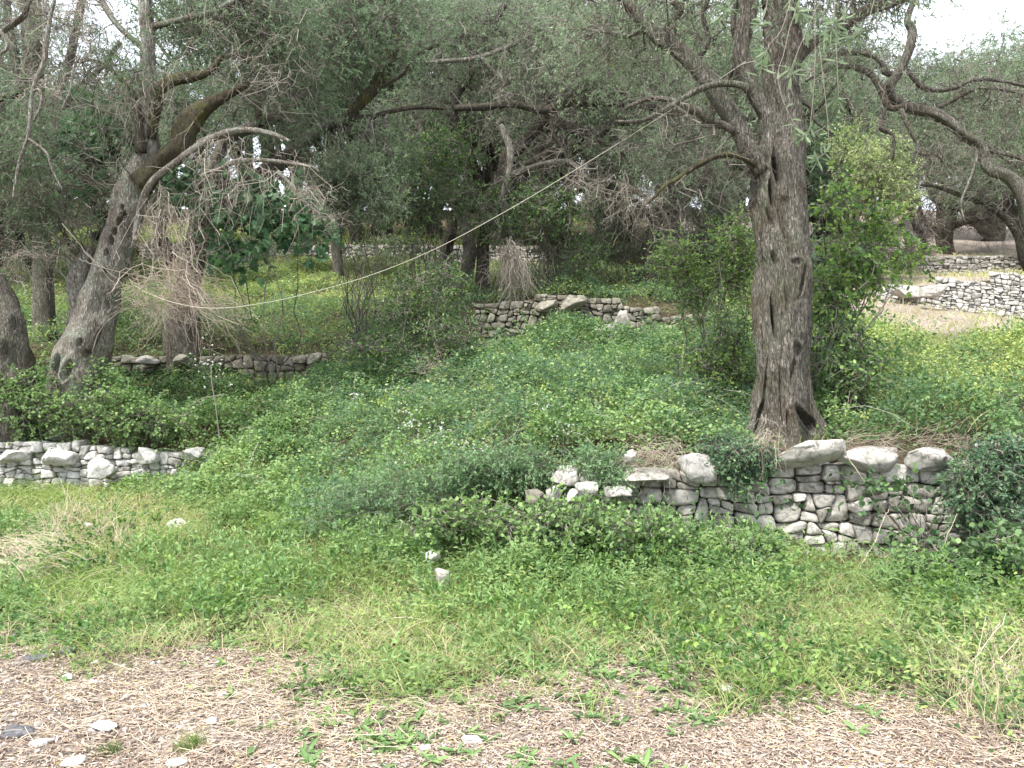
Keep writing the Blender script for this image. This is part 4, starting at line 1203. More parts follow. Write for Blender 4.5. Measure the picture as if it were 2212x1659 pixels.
# ------------------------------------------------------------------ background olives: a few kinds, copied
def bg_proto(seed, mat, height=7.5, spread=3.2, n=120):
    r = np.random.default_rng(seed)
    e = bpy.data.objects.new('olive_tree', None); COL.objects.link(e)
    tr, tw, lf = Soup(), Soup(), Soup()
    sk = []
    nst = 2
    base = np.array([0, 0, -.3])
    for s in range(nst):
        top = np.array([r.normal() * .8, r.normal() * .8, height * r.uniform(.28, .4)])
        c = crooked(base[None], top[None], 9, .12, r)[0]
        V, F, C, R = sweep(c, np.linspace(.34 / (1 + s * .4), .17, 9), 50, 18, flute=.2, knob=.2, furrow=0, seed=seed + s, fine=False)
        tr.add(V, F, .5)
        sk.append(C[18:])
        for k in range(4):
            st = C[r.integers(28, 49)]
            en = np.array([r.normal() * spread * .55, r.normal() * spread * .55, height * r.uniform(.5, .92)])
            Q = crooked(st[None], en[None], 12, .2, r)
            tr.add(*tubes(Q, np.linspace(.13, .03, 12)[None], 8))
            sk.append(Q[0])
    S = np.vstack(sk)
    v = norm(r.normal(size=(n, 3))) * r.random((n, 1)) ** .4
    cs = np.array([0, 0, height * .68]) + v * np.array([spread, spread, height * .35])
    j = [S[np.argsort(np.linalg.norm(S - c, axis=1))[r.integers(0, 6)]] for c in cs]
    Q = crooked(np.array(j), cs, 8, .25, r)
    tw.add(*tubes(Q, np.linspace(.028, .008, 8)[None] * np.ones((n, 1)), 4))
    foliage(tw, lf, cs, .62 * r.uniform(.7, 1.3, n), 20, r, leafL=.11, leafW=.03, nleaf=14, spray_len=.36, tw_r=.0035, bare_frac=.05)
    for sp, nm, mt in ((tr, 'trunk', 'bark_dark'), (tw, 'twigs', 'twig'), (lf, 'crown', mat)):
        o = bpy.data.objects.new(nm, sp.mesh(nm, M[mt], smooth=(nm == 'trunk')))
        COL.objects.link(o); o.parent = e
    return e

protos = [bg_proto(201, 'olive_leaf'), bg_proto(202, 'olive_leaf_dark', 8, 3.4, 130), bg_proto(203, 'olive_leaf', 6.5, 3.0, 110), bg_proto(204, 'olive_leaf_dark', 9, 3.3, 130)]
used = set()
bg = [  # px, distance, kind, scale, label
    (-60, 20, 1, .8, None), (90, 23, 0, .75, None), (250, 21, 2, .75, None), (400, 24, 1, .8, None), (640, 27, 0, 1.2, None), (800, 26, 1, 1.15, None),
    (930, 28, 0, 1.25, None), (1080, 27, 2, 1.3, None), (1230, 25, 0, 1.1, None), (1340, 29, 2, 1.4, None), (1460, 25, 0, 1.1, None), (1560, 22, 2, 1.05, None), (1660, 27, 0, 1.1, None),
    (1770, 24, 2, .95, None), (1830, 31, 0, 1.0, None), (2150, 29, 2, 1.12, None), (2270, 24, 0, 1.0, None), (2380, 20, 2, .9, None), (2040, 36, 0, 1.0, None),
    (30, 34, 0, 1.0, None), (200, 36, 2, .95, None), (380, 38, 0, 1.0, None), (560, 36, 3, 1.5, None), (720, 40, 1, 1.6, None), (880, 38, 0, 1.5, None), (1030, 42, 3, 1.6, None),
    (1160, 39, 0, 1.5, None), (1300, 43, 2, 1.7, None), (1430, 40, 0, 1.4, None), (1570, 42, 2, 1.5, None), (1720, 40, 0, 1.2, None), (1880, 44, 2, 1.1, None), (2130, 44, 0, 1.3, None), (2280, 40, 2, 1.35, None),
    (900, 47, 2, 1.2, None), (985, 50, 3, 1.1, None), (1110, 48, 2, 1.2, None), (1215, 46, 0, 1.1, None), (1960, 33, 2, .7, None), (2120, 35, 0, .7, None),
    (-180, 27, 3, 1.2, None), (-300, 22, 1, 1.0, None)]
for px, d, k, sc, lab in bg:
    x = (px - CX) / FPX * d
    src = protos[k]
    if k in used:
        o = src.copy(); COL.objects.link(o)
        for ch in src.children:
            c = ch.copy(); COL.objects.link(c); c.parent = o
    else:
        o = src; used.add(k)
    o.location = (x, d, float(ground(x, d)) - (.05 if d < 45.5 or d > 52 else 1.9))
    o.rotation_euler = (0, 0, random.uniform(0, 6.28))
    s_ = sc * random.uniform(.93, 1.07)
    o.scale = (s_, s_, s_)
    side = 'upper left' if px < 700 else 'centre' if px < 1500 else 'upper right'
    if d < 33:
        tag(o, f'grey green olive crown among the middle rows on the slope, {side} of the grove', 'olive tree', f'olives of the middle rows, {side}')
    else:
        tag(o, f'hazy olive crown in the last rows on the skyline, {side} of the grove', 'olive tree', f'skyline olives, {side}')

# ------------------------------------------------------------------ shrubs
def shrub(name, label, cat, base, boxes, n, mat, Rc, nspray, leafL, leafW, nleaf, tmpl, seed, stems, spray_len=.22, tinc=.5, droop=.1, tw_r=.003, stem_r=.008, tint_sd=.22, bare_frac=0):
    r = np.random.default_rng(seed)
    e = thing(name, label, cat, base)
    cs = box_points(r, n, boxes)
    tw, lf = Soup(), Soup()
    b = np.array(base)
    a = b + r.normal(size=(n, 3)) * np.array([.12, .12, .02])
    Q = crooked(a, cs, 9, .16, r, .08)
    tw.add(*tubes(Q[:stems] if stems < n else Q, stem_r * np.linspace(1.2, .35, 9)[None] * np.ones((min(stems, n), 1)), 5))
    foliage(tw, lf, cs, Rc, nspray, r, leafL=leafL, leafW=leafW, nleaf=nleaf, tmpl=tmpl, spray_len=spray_len, tinc=tinc, droop=droop, tw_r=tw_r, tint_sd=tint_sd, bare_frac=bare_frac)
    tw.build('stem', M['twig'], parent=e)
    lf.build('foliage', M[mat], parent=e)
    return e

def gb(px, d):
    x = (px - CX) / FPX * d
    return (x, d, float(ground(x, d)) - .03)

shrub('fig_bush', 'fig bush with broad lobed leaves under the arching dead twigs', 'fig bush', gb(580, 14), [(560, 445, 12.9, 110, 60, .5, 3), (640, 500, 12.9, 70, 50, .4, 1.5), (500, 540, 12.9, 45, 50, .4, 1), (420, 400, 13.2, 70, 40, .4, .8)],
      70, 'fig', .32, 6, .13, .14, 3, FIG, 301, 7, spray_len=.2, tinc=.7, droop=.2, stem_r=.012)
shrub('evergreen_shrub', 'low scrubby bushes growing before the far broken wall', 'shrub', gb(760, 22), [(560, 535, 21.5, 70, 22, .5, 1.5), (850, 540, 21.5, 80, 30, .5, 2), (960, 570, 20.5, 50, 30, .4, 1), (480, 560, 20, 50, 25, .4, .8), (640, 500, 23, 90, 25, .5, 1)],
      120, 'olive_leaf_dark', .4, 12, .06, .022, 9, LANCE, 321, 12, tinc=.45)
shrub('fig_bush', 'dim fig bush with large leaves between the two left trunks', 'fig bush', gb(200, 15), [(200, 270, 14.6, 90, 60, .5, 2), (160, 350, 14.6, 90, 60, .5, 1)],
      40, 'fig', .25, 5, .19, .2, 3, FIG, 302, 20, droop=.2, stem_r=.012)
shrub('evergreen_shrub', 'tall leafy green shrub wrapped round the dark trunks left of centre', 'shrub', gb(930, 18), [(930, 340, 17.6, 90, 80, .7, 3), (880, 460, 17.4, 80, 70, .6, 1.6), (990, 420, 17, 50, 80, .5, 1.2)],
      120, 'bush', .34, 12, .05, .024, 9, ROUND, 303, 50, tinc=.4)
shrub('evergreen_shrub', 'bushy green shrub climbing around the hanging dead bough at centre', 'shrub', gb(1180, 17.2), [(1180, 450, 16.6, 100, 70, .6, 3), (1060, 470, 16.6, 50, 70, .5, 1.3), (1260, 540, 16.9, 60, 50, .4, .8)],
      110, 'bush', .3, 12, .05, .022, 9, ROUND, 304, 50, tinc=.35)
shrub('evergreen_shrub', 'dark green thicket in the clearing left of the middle wall', 'shrub', gb(900, 13.8), [(900, 660, 13.6, 110, 60, .6, 3), (800, 750, 13.2, 90, 40, .6, 1.2), (960, 720, 13.2, 70, 60, .4, 1.4), (960, 600, 13.8, 50, 40, .3, .6)],
      130, 'bush', .3, 11, .044, .02, 9, ROUND, 305, 14, tinc=.4)
shrub('evergreen_shrub', 'bright green bush climbing beside the left flank of the big olive', 'shrub', gb(1540, 10.5), [(1590, 560, 10.4, 40, 80, .5, 3), (1460, 560, 10.8, 50, 45, .4, 1.6), (1580, 740, 10.2, 45, 110, .4, 2), (1500, 640, 10.6, 25, 100, .4, 1.6), (1500, 800, 10.0, 50, 60, .4, 1.2), (1570, 500, 10.2, 50, 25, .3, .5)],
      140, 'bush', .16, 11, .042, .02, 9, ROUND, 306, 26, tinc=.75, droop=.2)
shrub('sapling', 'slender sapling with broad light green leaves right of the big trunk', 'sapling', gb(1770, 9.6), [(1850, 540, 10, 70, 70, .5, 2.5), (1900, 490, 10.2, 90, 50, .5, 1.6), (1800, 640, 9.8, 50, 70, .4, 1.6), (1900, 590, 10, 40, 50, .3, .7), (1810, 430, 10.2, 50, 50, .3, .8), (1960, 540, 10.2, 50, 30, .3, .5)],
      92, 'bush', .19, 8, .062, .036, 7, ROUND, 307, 40, tinc=.8, droop=.3, stem_r=.009)
shrub('sapling', 'dark leaved sapling low against the right flank of the big trunk', 'sapling', gb(1790, 9.3), [(1820, 740, 9.3, 70, 60, .4, 2), (1870, 800, 9.2, 60, 40, .4, 1.2), (1770, 800, 9.1, 30, 60, .3, 1)],
      44, 'bush', .2, 8, .055, .03, 7, ROUND, 308, 16, tinc=.4, droop=.3)
shrub('evergreen_shrub', 'pale yellow green bush behind the right side of the grove', 'shrub', gb(1880, 20), [(1890, 350, 19.6, 80, 60, .8, 3), (1930, 420, 19.6, 70, 50, .7, 2), (1830, 310, 20, 50, 40, .5, 1)],
      120, 'lime', .36, 12, .06, .026, 9, ROUND, 309, 50, tinc=.5)
shrub('evergreen_shrub', 'dark evergreen bush behind the yellow green one', 'shrub', gb(1830, 22), [(1800, 400, 21.6, 70, 80, .8, 3), (1790, 300, 22, 50, 40, .6, 1.4), (1770, 560, 20, 60, 70, .5, 1)],
      120, 'creeper', .4, 12, .06, .028, 9, ROUND, 310, 40, tinc=.3)
shrub('evergreen_shrub', 'bushy grey green undergrowth under the centre right crowns', 'shrub', gb(1350, 19), [(1330, 540, 18.6, 90, 60, .6, 2), (1480, 480, 19, 80, 60, .6, 2), (1560, 500, 18, 70, 60, .5, 1.5), (1240, 580, 18, 60, 40, .5, 1)],
      130, 'olive_leaf_dark', .36, 12, .06, .02, 9, LANCE, 311, 50, tinc=.4, bare_frac=.25)
shrub('olive_sucker_bush', 'light silvery olive suckers growing right of the fig bush', 'shrub', gb(790, 15), [(770, 380, 14.4, 80, 60, .6, 3), (830, 440, 14.4, 60, 50, .5, 1)],
      80, 'olive_leaf', .28, 11, .075, .016, 9, LANCE, 312, 30, tinc=.85, droop=-.2)
shrub('creeper_clump', 'dark green creeper hanging over the right end of the stone wall', 'creeper', (4.75, 7.35, .9), [(2150, 1030, 7.1, 80, 60, .2, 3), (2190, 990, 7.3, 70, 30, .3, 1.5), (2110, 1080, 7.0, 40, 60, .15, 1), (2190, 1150, 6.9, 40, 60, .2, 1)],
      150, 'creeper', .15, 11, .034, .022, 10, ROUND, 313, 8, spray_len=.14, tinc=.5, droop=.4)
shrub('creeper_clump', 'blue green creeper cushion on the wall between white block and tilted slab', 'creeper', (2.4, 7.7, .95), [(1610, 985, 7.5, 60, 22, .15, 3), (1560, 965, 7.7, 60, 18, .2, 1.2), (1590, 1030, 7.45, 20, 40, .05, .5)],
      80, 'creeper', .1, 11, .03, .018, 10, ROUND, 314, 8, spray_len=.12, tinc=.55, droop=.3)
shrub('bramble_bush', 'young bramble with trailing stems across the right part of the wall', 'bramble', (3.7, 7.2, .1), [(1960, 1080, 7.1, 60, 70, .08, 2), (1980, 1170, 7.0, 60, 30, .1, 1.4), (1880, 1040, 7.15, 40, 40, .06, .5), (1640, 1080, 7.2, 40, 50, .06, .4)],
      26, 'bramble', .1, 4, .055, .045, 4, ROUND, 315, 26, tinc=.25, droop=.2, stem_r=.003, tw_r=.0016)
shrub('bramble_bush', 'bushy bright bramble bank in front of the two left trunks', 'bramble', gb(190, 11.9), [(60, 880, 11.75, 110, 50, .25, 2), (200, 895, 11.7, 110, 40, .25, 2), (330, 910, 11.6, 80, 35, .25, 1.3), (40, 830, 11.7, 50, 25, .2, .6)],
      105, 'bramble', .2, 11, .042, .034, 7, ROUND, 318, 12, spray_len=.17, tinc=.78, droop=0)
shrub('creeper_clump', 'blue green creeper spilling over the broken left end of the stone wall', 'creeper', gb(1250, 7.9), [(1300, 1000, 7.7, 50, 18, .2, 1.2), (1130, 1005, 7.8, 70, 30, .25, 2), (1040, 1010, 7.9, 90, 40, .25, 1.5), (1320, 1050, 7.35, 25, 25, .06, .3)],
      80, 'creeper', .14, 11, .034, .017, 11, LANCE, 319, 5, spray_len=.16, tinc=.85, droop=.2, tw_r=.001, stem_r=.004)
shrub('creeper_clump', 'feathery blue green creeper mound left of the broken wall', 'creeper', gb(850, 8.2), [(850, 1070, 8.0, 170, 45, .6, 3), (760, 1110, 7.8, 110, 40, .4, 1.3), (960, 1040, 8.1, 110, 40, .5, 1)],
      100, 'creeper', .2, 11, .036, .015, 11, LANCE, 320, 5, spray_len=.2, tinc=.85, droop=.1, tw_r=.001, stem_r=.004)
shrub('bramble_bush', 'bushy light green bramble at the right foot of the wall', 'bramble', gb(2060, 6.6), [(2040, 1250, 6.4, 110, 60, .3, 3), (2160, 1210, 6.4, 70, 60, .3, 1.5), (1960, 1290, 6.2, 60, 40, .2, 1)],
      110, 'bramble', .11, 8, .05, .04, 5, ROUND, 316, 8, spray_len=.13, tinc=.42, droop=0)
shrub('bramble_bush', 'fresh bramble shoots under the left half of the grey wall', 'bramble', gb(1350, 6.8), [(1350, 1150, 6.8, 130, 40, .4, 3), (1200, 1130, 6.8, 120, 50, .4, 2), (1500, 1200, 6.7, 110, 40, .3, 2), (1620, 1200, 6.7, 70, 35, .3, 1), (1000, 1130, 6.9, 140, 40, .3, 1.4)],
      230, 'bramble', .10, 8, .042, .036, 5, ROUND, 317, 8, spray_len=.13, tinc=.8, droop=0)

# ------------------------------------------------------------------ ground cover (stuff)
def scatter(n, x0, x1, y0, y1, dens, r, ymin_cap=11.5):
    """random terrain points, thinner with distance, kept by the density function"""
    y = y0 + (y1 - y0) * r.random(n * 3) ** 1.0
    keep = r.random(n * 3) < np.minimum(1, (ymin_cap / y) ** 1.1)
    y = y[keep]
    x = r.uniform(x0, x1, len(y))
    k = np.abs(x) < y * .66 + .6
    x, y = x[k], y[k]
    k = r.random(len(x)) < dens(x, y)
    return x[k], y[k]

def uv(x, y):
    z = ground(x, y, False)
    return CX + x / y * FPX, CY - (z - CAM_Z) / y * FPX

def cover(name, label, mat, n, tmpl, Lf, Wf, dens, tintf, seed, y1=24, up=1.0, lift=1.0, y0=4.2, leafcurl=.15):
    r = np.random.default_rng(seed)
    x, y = scatter(n, -16, 16, y0, y1, dens, r)
    T = thick(x, y)
    cl = n2(x, y, 3.2, seed, 3)
    h = T * lift * (1.12 - .9 * r.random(len(x)) ** 1.8) + .02 + .09 * cl * (T > .1)
    z = ground(x, y) + np.maximum(h, .015)
    # over the crest of the front wall the mound bulges forward
    Pb = np.stack([x, y, z], -1)
    sc = np.clip((y / 9) ** .45, 1, 1.6)
    D = norm(np.stack([r.normal(size=len(x)), r.normal(size=len(x)), r.normal(size=len(x)) * .35 - .05], -1))
    N = norm(np.stack([r.normal(size=len(x)) * .75, r.normal(size=len(x)) * .75 - .3, np.full(len(x), up)], -1))
    t = np.clip(tintf(x, y) + r.normal(size=len(x)) * .11 + .2 * cl, 0, .92)
    L = Lf * sc * r.uniform(.6, 1.35, len(x))
    s = Soup().add(*leaves(Pb, D, N, L, L * Wf, tmpl, t, leafcurl))
    o = s.build(name, M[mat])
    tag(o, kind='stuff', label=label, cat='ground cover')
    print(name, len(x))
    return x, y

def grow(x, y):
    return (1 - bare(x, y))

def z_creep(x, y):
    """where the blue green fine creeper rules"""
    u, v = uv(x, y)
    m = np.exp(-(((u - 1000) / 420) ** 2 + ((v - 900) / 130) ** 2) ** 1.5) + .9 * sstep(1150, 1300, u) * (v < 960) * (v > 780) * .6 + .55 * sstep(820, 700, v)
    m = m + .9 * np.exp(-(((u - 850) / 190) ** 2 + ((v - 1050) / 70) ** 2))
    return np.clip(m + .4 * n2(x, y, .9, 61), 0, 1)

def d_bramble(x, y):
    u, v = uv(x, y)
    inb = sstep(.04, .16, thick(x, y))
    return grow(x, y) * (1 - .88 * sstep(1760, 1880, u) * (y > 8.4)) * inb * np.clip(1.05 - .85 * z_creep(x, y), .08, 1) * (y < 15)
def t_bramble(x, y):
    u, v = uv(x, y)
    return .5 + .22 * sstep(900, 1050, v) - .2 * sstep(1700, 1900, u) * (v > 900) + .25 * sstep(1750, 1900, u) * (v < 860) + .3 * n2(x, y, .8, 62)
cover('bramble_leaves', 'light green bramble leaves covering the bank and the broken wall', 'bramble', 520000, ROUND, .036, .85, d_bramble, t_bramble, 401)
def d_creep(x, y):
    return grow(x, y) * (1 - .82 * sstep(3.9, 5.2, x) * (y > 9.2)) * sstep(.05, .15, thick(x, y)) * (.15 + .85 * z_creep(x, y)) * (1 - .5 * sstep(6, 8, x) * sstep(12, 14, y))
cover('creeper_leaves', 'fine blue green creeper carpeting the shaded terrace', 'creeper', 640000, LANCE, .033, .42, d_creep, lambda x, y: .42 + .25 * n2(x, y, .7, 63), 402)
def d_yel(x, y):
    u, v = uv(x, y)
    return np.clip(sstep(1780, 1900, u) * (v < 900) * (y > 8.5) * 1.0 + .25 * (y > 8.3) + .9 * sstep(690, 640, v) * (u < 1020), 0, 1) * grow(x, y) ** 1.5
cover('weed_carpet', 'yellow green low weeds on the sunnier terraces', 'herb', 330000, ROUND, .036, .6, d_yel, lambda x, y: .74 + .22 * n2(x, y, .6, 64) + .25 * sstep(4, 6, x), 403, y1=30)

def blades(name, label, mat, n, hgt, wid, dens, tintf, seed, x0=-12, x1=12, y0=3.2, y1=20, lean=.45, cap=7.0, droop=.5, wx=(0, 0), K=5):
    r = np.random.default_rng(seed)
    x, y = scatter(n, x0, x1, y0, y1, dens, r, cap)
    N = len(x)
    # tufts
    cl = sstep(-.3, .6, n2(x, y, 5, seed))
    H = hgt * r.uniform(.5, 1.35, N) * (.65 + .6 * cl)
    z = ground(x, y) - .01 + .6 * thick(x, y) * (y > 0)
    b = np.stack([x, y, z], -1)
    az = r.uniform(0, 2 * np.pi, N)
    ln = lean * r.uniform(.3, 1.6, N)
    D = np.stack([np.cos(az) * ln + wx[0], np.sin(az) * ln + wx[1], np.ones(N)], -1)
    D = norm(D)
    t = np.linspace(0, 1, K)
    Q = b[:, None] + D[:, None] * (H[:, None] * t[None])[..., None]
    out = norm(np.stack([D[:, 0], D[:, 1], 0 * D[:, 0]], -1))
    Q = Q + out[:, None] * (H[:, None] * droop * t[None] ** 2.2)[..., None] * .7
    Q[..., 2] -= H[:, None] * droop * t[None] ** 2.5 * .55
    side = norm(np.cross(D, np.stack([r.normal(size=N), r.normal(size=N), r.normal(size=N) * .3], -1)))
    w = wid * r.uniform(.6, 1.3, N)[:, None] * np.array([1, 1, .85, .6, .12])[None] * np.clip((y / 7)[:, None], 1, 2)
    A = Q + side[:, None] * w[..., None] * .5
    B = Q - side[:, None] * w[..., None] * .5
    V = np.stack([A, B], 2).reshape(-1, 3)
    i = (np.arange(N) * K * 2)[:, None] + np.arange(K - 1)[None] * 2
    F = np.stack([i, i + 1, i + 3, i + 2], -1).reshape(-1, 4)
    tt = np.clip(tintf(x, y) + r.normal(size=N) * .15, 0, 1)
    s = Soup().add(V, F, np.repeat(tt, K - 1))
    o = s.build(name, M[mat])
    tag(o, label, 'grass', kind='stuff')
    print(name, N)

def front(x, y): return (y < y1f(x) + .1)
def d_grass(x, y):
    g = grow(x, y) * front(x, y)
    lowb = 1 - .55 * sstep(.2, .45, thick(x, y))
    return g * lowb * (1 - .6 * sstep(1.6, 2.2, x) * sstep(4.5, 4.1, x) * sstep(6.4, 6.9, y)) * (.35 + .65 * sstep(-.4, .4, n2(x, y, 1.2, 71)))
def t_grass(x, y):
    u, v = uv(x, y)
    dry = .55 * np.exp(-((u - 200) / 160) ** 2 - ((v - 1150) / 90) ** 2) + .25 * sstep(1250, 1400, v) + .3 * sstep(-.1, .5, n2(x, y, 1.1, 72)) + .3 * sstep(1750, 2100, u) * sstep(1300, 1500, v)
    brt = .15 * np.exp(-((u - 400) / 150) ** 2 - ((v - 1080) / 60) ** 2)
    return np.clip(.45 + dry + brt, 0, .97)
blades('grass', 'green and straw coloured grass between track and walls', 'grass', 230000, .17, .0040, d_grass, t_grass, 501)
blades('tall_grass', 'long arching fresh grass at the foot of the brambles', 'grass', 40000, .32, .0045,
       lambda x, y: grow(x, y) * front(x, y) * sstep(5.2, 6, y) * (1 - .9 * sstep(1.8, 2.4, x) * sstep(5.7, 6.2, y)) * (.3 + .7 * sstep(0, .5, n2(x, y, .9, 73))), lambda x, y: .5 + .2 * n2(x, y, 1, 74), 502, lean=.5, droop=.8)
blades('terrace_grass', 'yellowing grass on the upper terraces, left slope tinted as if sunlit', 'grass', 110000, .22, .0055,
       lambda x, y: (y > y1f(x) + .3) * np.clip(.3 + .7 * sstep(5, 7, x) + .8 * sstep(17, 19, y) * (x < 3), 0, 1) * (1 - .88 * bare(x, y)), lambda x, y: np.clip(.5 + .25 * sstep(17, 19, y) * (x < 3) + .15 * sstep(4, 5, x) + .22 * sstep(12, 16, y) * sstep(5, 7, x) + .2 * n2(x, y, .7, 75), 0, .95), 503, y0=7.5, y1=26, x0=-15, x1=16, cap=12)  # sunlight on the far left slope is put into the blade tint
blades('dry_grass', 'pale dry grass bent over at the left and the right corner', 'straw', 9000, .34, .004,
       lambda x, y: np.clip(np.exp(-((x + 3.2) / .6) ** 2 - ((y - 6.4) / .5) ** 2) * 1.2 + .9 * np.exp(-((x - 3.1) / .6) ** 2 - ((y - 4.3) / .7) ** 2) + .9 * np.exp(-((x + 4.6) / .9) ** 2 - ((y - 9) / .8) ** 2) + .03 * grow(x, y), 0, 1) * front(x, y),
       lambda x, y: .6 + 0 * x, 504, lean=1.1, droop=.9)

def low_cover():
    r = np.random.default_rng(511)
    def dens(x, y):
        return (1 - .93 * sstep(1.6, 2.2, x) * sstep(4.5, 4.1, x) * sstep(5.9, 6.5, y)) * grow(x, y) * front(x, y) * np.clip(.1 + .45 * sstep(-.1, .5, n2(x, y, 1.5, 82)) + .1 * sstep(1.2, 2.6, x), 0, 1) * (1 - .6 * sstep(-3.2, -4.2, x))
    x, y = scatter(150000, -9, 7, 3.4, 12, dens, r, 7)
    lush = np.exp(-((x - 2.9) / 1.5) ** 2 - ((y - 5.7) / .9) ** 2)
    T = .05 + .10 * sstep(-.3, .5, n2(x, y, 1.5, 82)) + .12 * sstep(.1, .6, n2(x, y, 2.6, 83)) + .2 * lush + .06 * sstep(.5, 2, x)
    h = T * (1 - r.random(len(x)) ** 1.6)
    Pb = np.stack([x, y, ground(x, y) + h + .01 + .6 * thick(x, y)], -1)
    D = norm(np.stack([r.normal(size=len(x)), r.normal(size=len(x)), r.normal(size=len(x)) * .4 + .15], -1))
    N = norm(np.stack([r.normal(size=len(x)) * .45, r.normal(size=len(x)) * .45 - .3, np.ones(len(x))], -1))
    t = np.clip(.5 - .35 * lush + .3 * n2(x, y, 1.1, 84) + r.normal(size=len(x)) * .18, 0, 1)
    L = .034 * r.uniform(.4, 1.5, len(x))
    s = Soup().add(*leaves(Pb, D, N, L, L * .4, LANCE, t * .85, .3))
    tag(s.build('low_herbs', M['herb']), 'mixed low green herbs between the track and the bramble bank', 'weeds', kind='stuff')
low_cover()

def clumps(name, label, mat, n, seed, y0, y1, tinc, L, W, tmpl, dens, lift=.05):
    r = np.random.default_rng(seed)
    x, y = scatter(n, -10, 12, y0, y1, dens, r, 9)
    c = np.stack([x, y, ground(x, y) + thick(x, y) * .85 + lift], -1)
    s = Soup()
    foliage(None, s, c, r.uniform(.09, .24, len(x)), 14, r, leafL=L, leafW=W, nleaf=9, tmpl=tmpl, spray_len=.16, tinc=tinc, droop=-.25, tint_sd=.14)
    tag(s.build(name, M[mat]), label, 'bramble', kind='stuff')
cov = lambda x, y: sstep(.1, .25, thick(x, y)) * grow(x, y)
clumps('bramble_clumps', 'clumps of bramble rising above the ground cover', 'bramble', 330, 521, 5.2, 17, .6, .04, .034, ROUND, lambda x, y: (1 - .93 * sstep(1.6, 2.2, x) * sstep(4.5, 4.1, x) * sstep(5.9, 6.5, y)) * cov(x, y) * (1 - .6 * z_creep(x, y)))
clumps('creeper_tufts', 'dark blue green tufts of creeper in the ground cover', 'creeper', 380, 522, 5.4, 18, .3, .034, .014, LANCE, lambda x, y: cov(x, y) * (.2 + .8 * z_creep(x, y)))
clumps('yellow_weed_tufts', 'yellow green weed tufts on the right hand terrace', 'herb', 480, 523, 8, 18, .8, .036, .02, LANCE, lambda x, y: cov(x, y) * (.15 + .85 * sstep(3.5, 5, x)))
clumps('herb_tufts', 'leafy green herb tufts in the front grass', 'bush', 1100, 524, 3.6, 9.5, .6, .034, .02, ROUND, lambda x, y: (1 - .93 * sstep(1.6, 2.2, x) * sstep(4.5, 4.1, x) * sstep(5.9, 6.5, y)) * front(x, y) * grow(x, y) * (.35 + .65 * sstep(-.4, 1.2, x)) * sstep(-.25, .25, n2(x, y, 1.2, 85)), lift=.06)
clumps('pale_weed_tufts', 'pale leggy weed tufts scattered through the front grass', 'weed', 520, 525, 4.2, 10, .7, .05, .014, LANCE, lambda x, y: (1 - .93 * sstep(1.6, 2.2, x) * sstep(4.5, 4.1, x) * sstep(5.9, 6.5, y)) * front(x, y) * grow(x, y) * sstep(-.1, .4, n2(x, y, 1.0, 86)), lift=.05)

def canes():
    r = np.random.default_rng(512)
    x, y = scatter(1500, -9, 9, 5.5, 17, lambda x, y: sstep(.12, .3, thick(x, y)) * .8, r, 9)
    N = len(x)
    a = np.stack([x, y, ground(x, y) + thick(x, y) * .6], -1)
    az = r.uniform(0, 6.283, N)
    L = r.uniform(.25, .9, N)
    b = a + np.stack([np.cos(az) * L, np.sin(az) * L, r.uniform(-.05, .3, N)], -1)
    b[:, 2] = np.maximum(b[:, 2], ground(b[:, 0], b[:, 1]) + thick(b[:, 0], b[:, 1]) * .9)
    Q = crooked(a, b, 8, .08, r, .14)
    s = Soup().add(*tubes(Q, .0024 * r.uniform(.6, 1.5, (N, 1)) * np.linspace(1, .5, 8)[None], 3))
    # young shoots carrying bright leaves
    ii = r.integers(2, 8, (N, 7))
    Pb = Q[np.arange(N)[:, None], ii].reshape(-1, 3)
    D = norm(r.normal(size=(N * 7, 3)) + np.array([0, 0, .2]))
    Nn = norm(r.normal(size=(N * 7, 3)) * .5 + np.array([0, -.2, 1]))
    Lf = .045 * r.uniform(.6, 1.3, N * 7)
    lf = Soup().add(*leaves(Pb, D, Nn, Lf, Lf * .8, ROUND, np.clip(r.normal(.6, .15, N * 7), 0, .9), .2))
    tag(s.build('bramble_canes', M['twig_pale']), 'arching bramble canes and dead stalks over the ground cover', 'bramble', kind='stuff')
    tag(lf.build('young_bramble_leaves', M['bramble']), 'young yellow green bramble leaves standing above the ground cover', 'bramble', kind='stuff')
canes()

blades('corner_grass', 'tall yellowing grass at the right end of the track', 'grass', 30000, .34, .0042,
       lambda x, y: np.clip(1.1 * np.exp(-((x - 2.8) / .95) ** 2 - ((y - 4.9) / 1.0) ** 2), 0, 1) * grow(x, y), lambda x, y: .66 + .3 * n2(x, y, 1.5, 76), 506, lean=.6, droop=.7, cap=4)
blades('meadow_grass', 'loose uneven grass tussocks in front of the brambles', 'grass', 62000, .3, .0040,
       lambda x, y: grow(x, y) * front(x, y) * sstep(.25, .6, n2(x, y, 1.9, 77)) * (1 - .9 * sstep(1.8, 2.4, x) * sstep(5.9, 6.3, y)), lambda x, y: .55 + .3 * n2(x, y, 1.0, 78), 508, lean=.7, droop=.8)

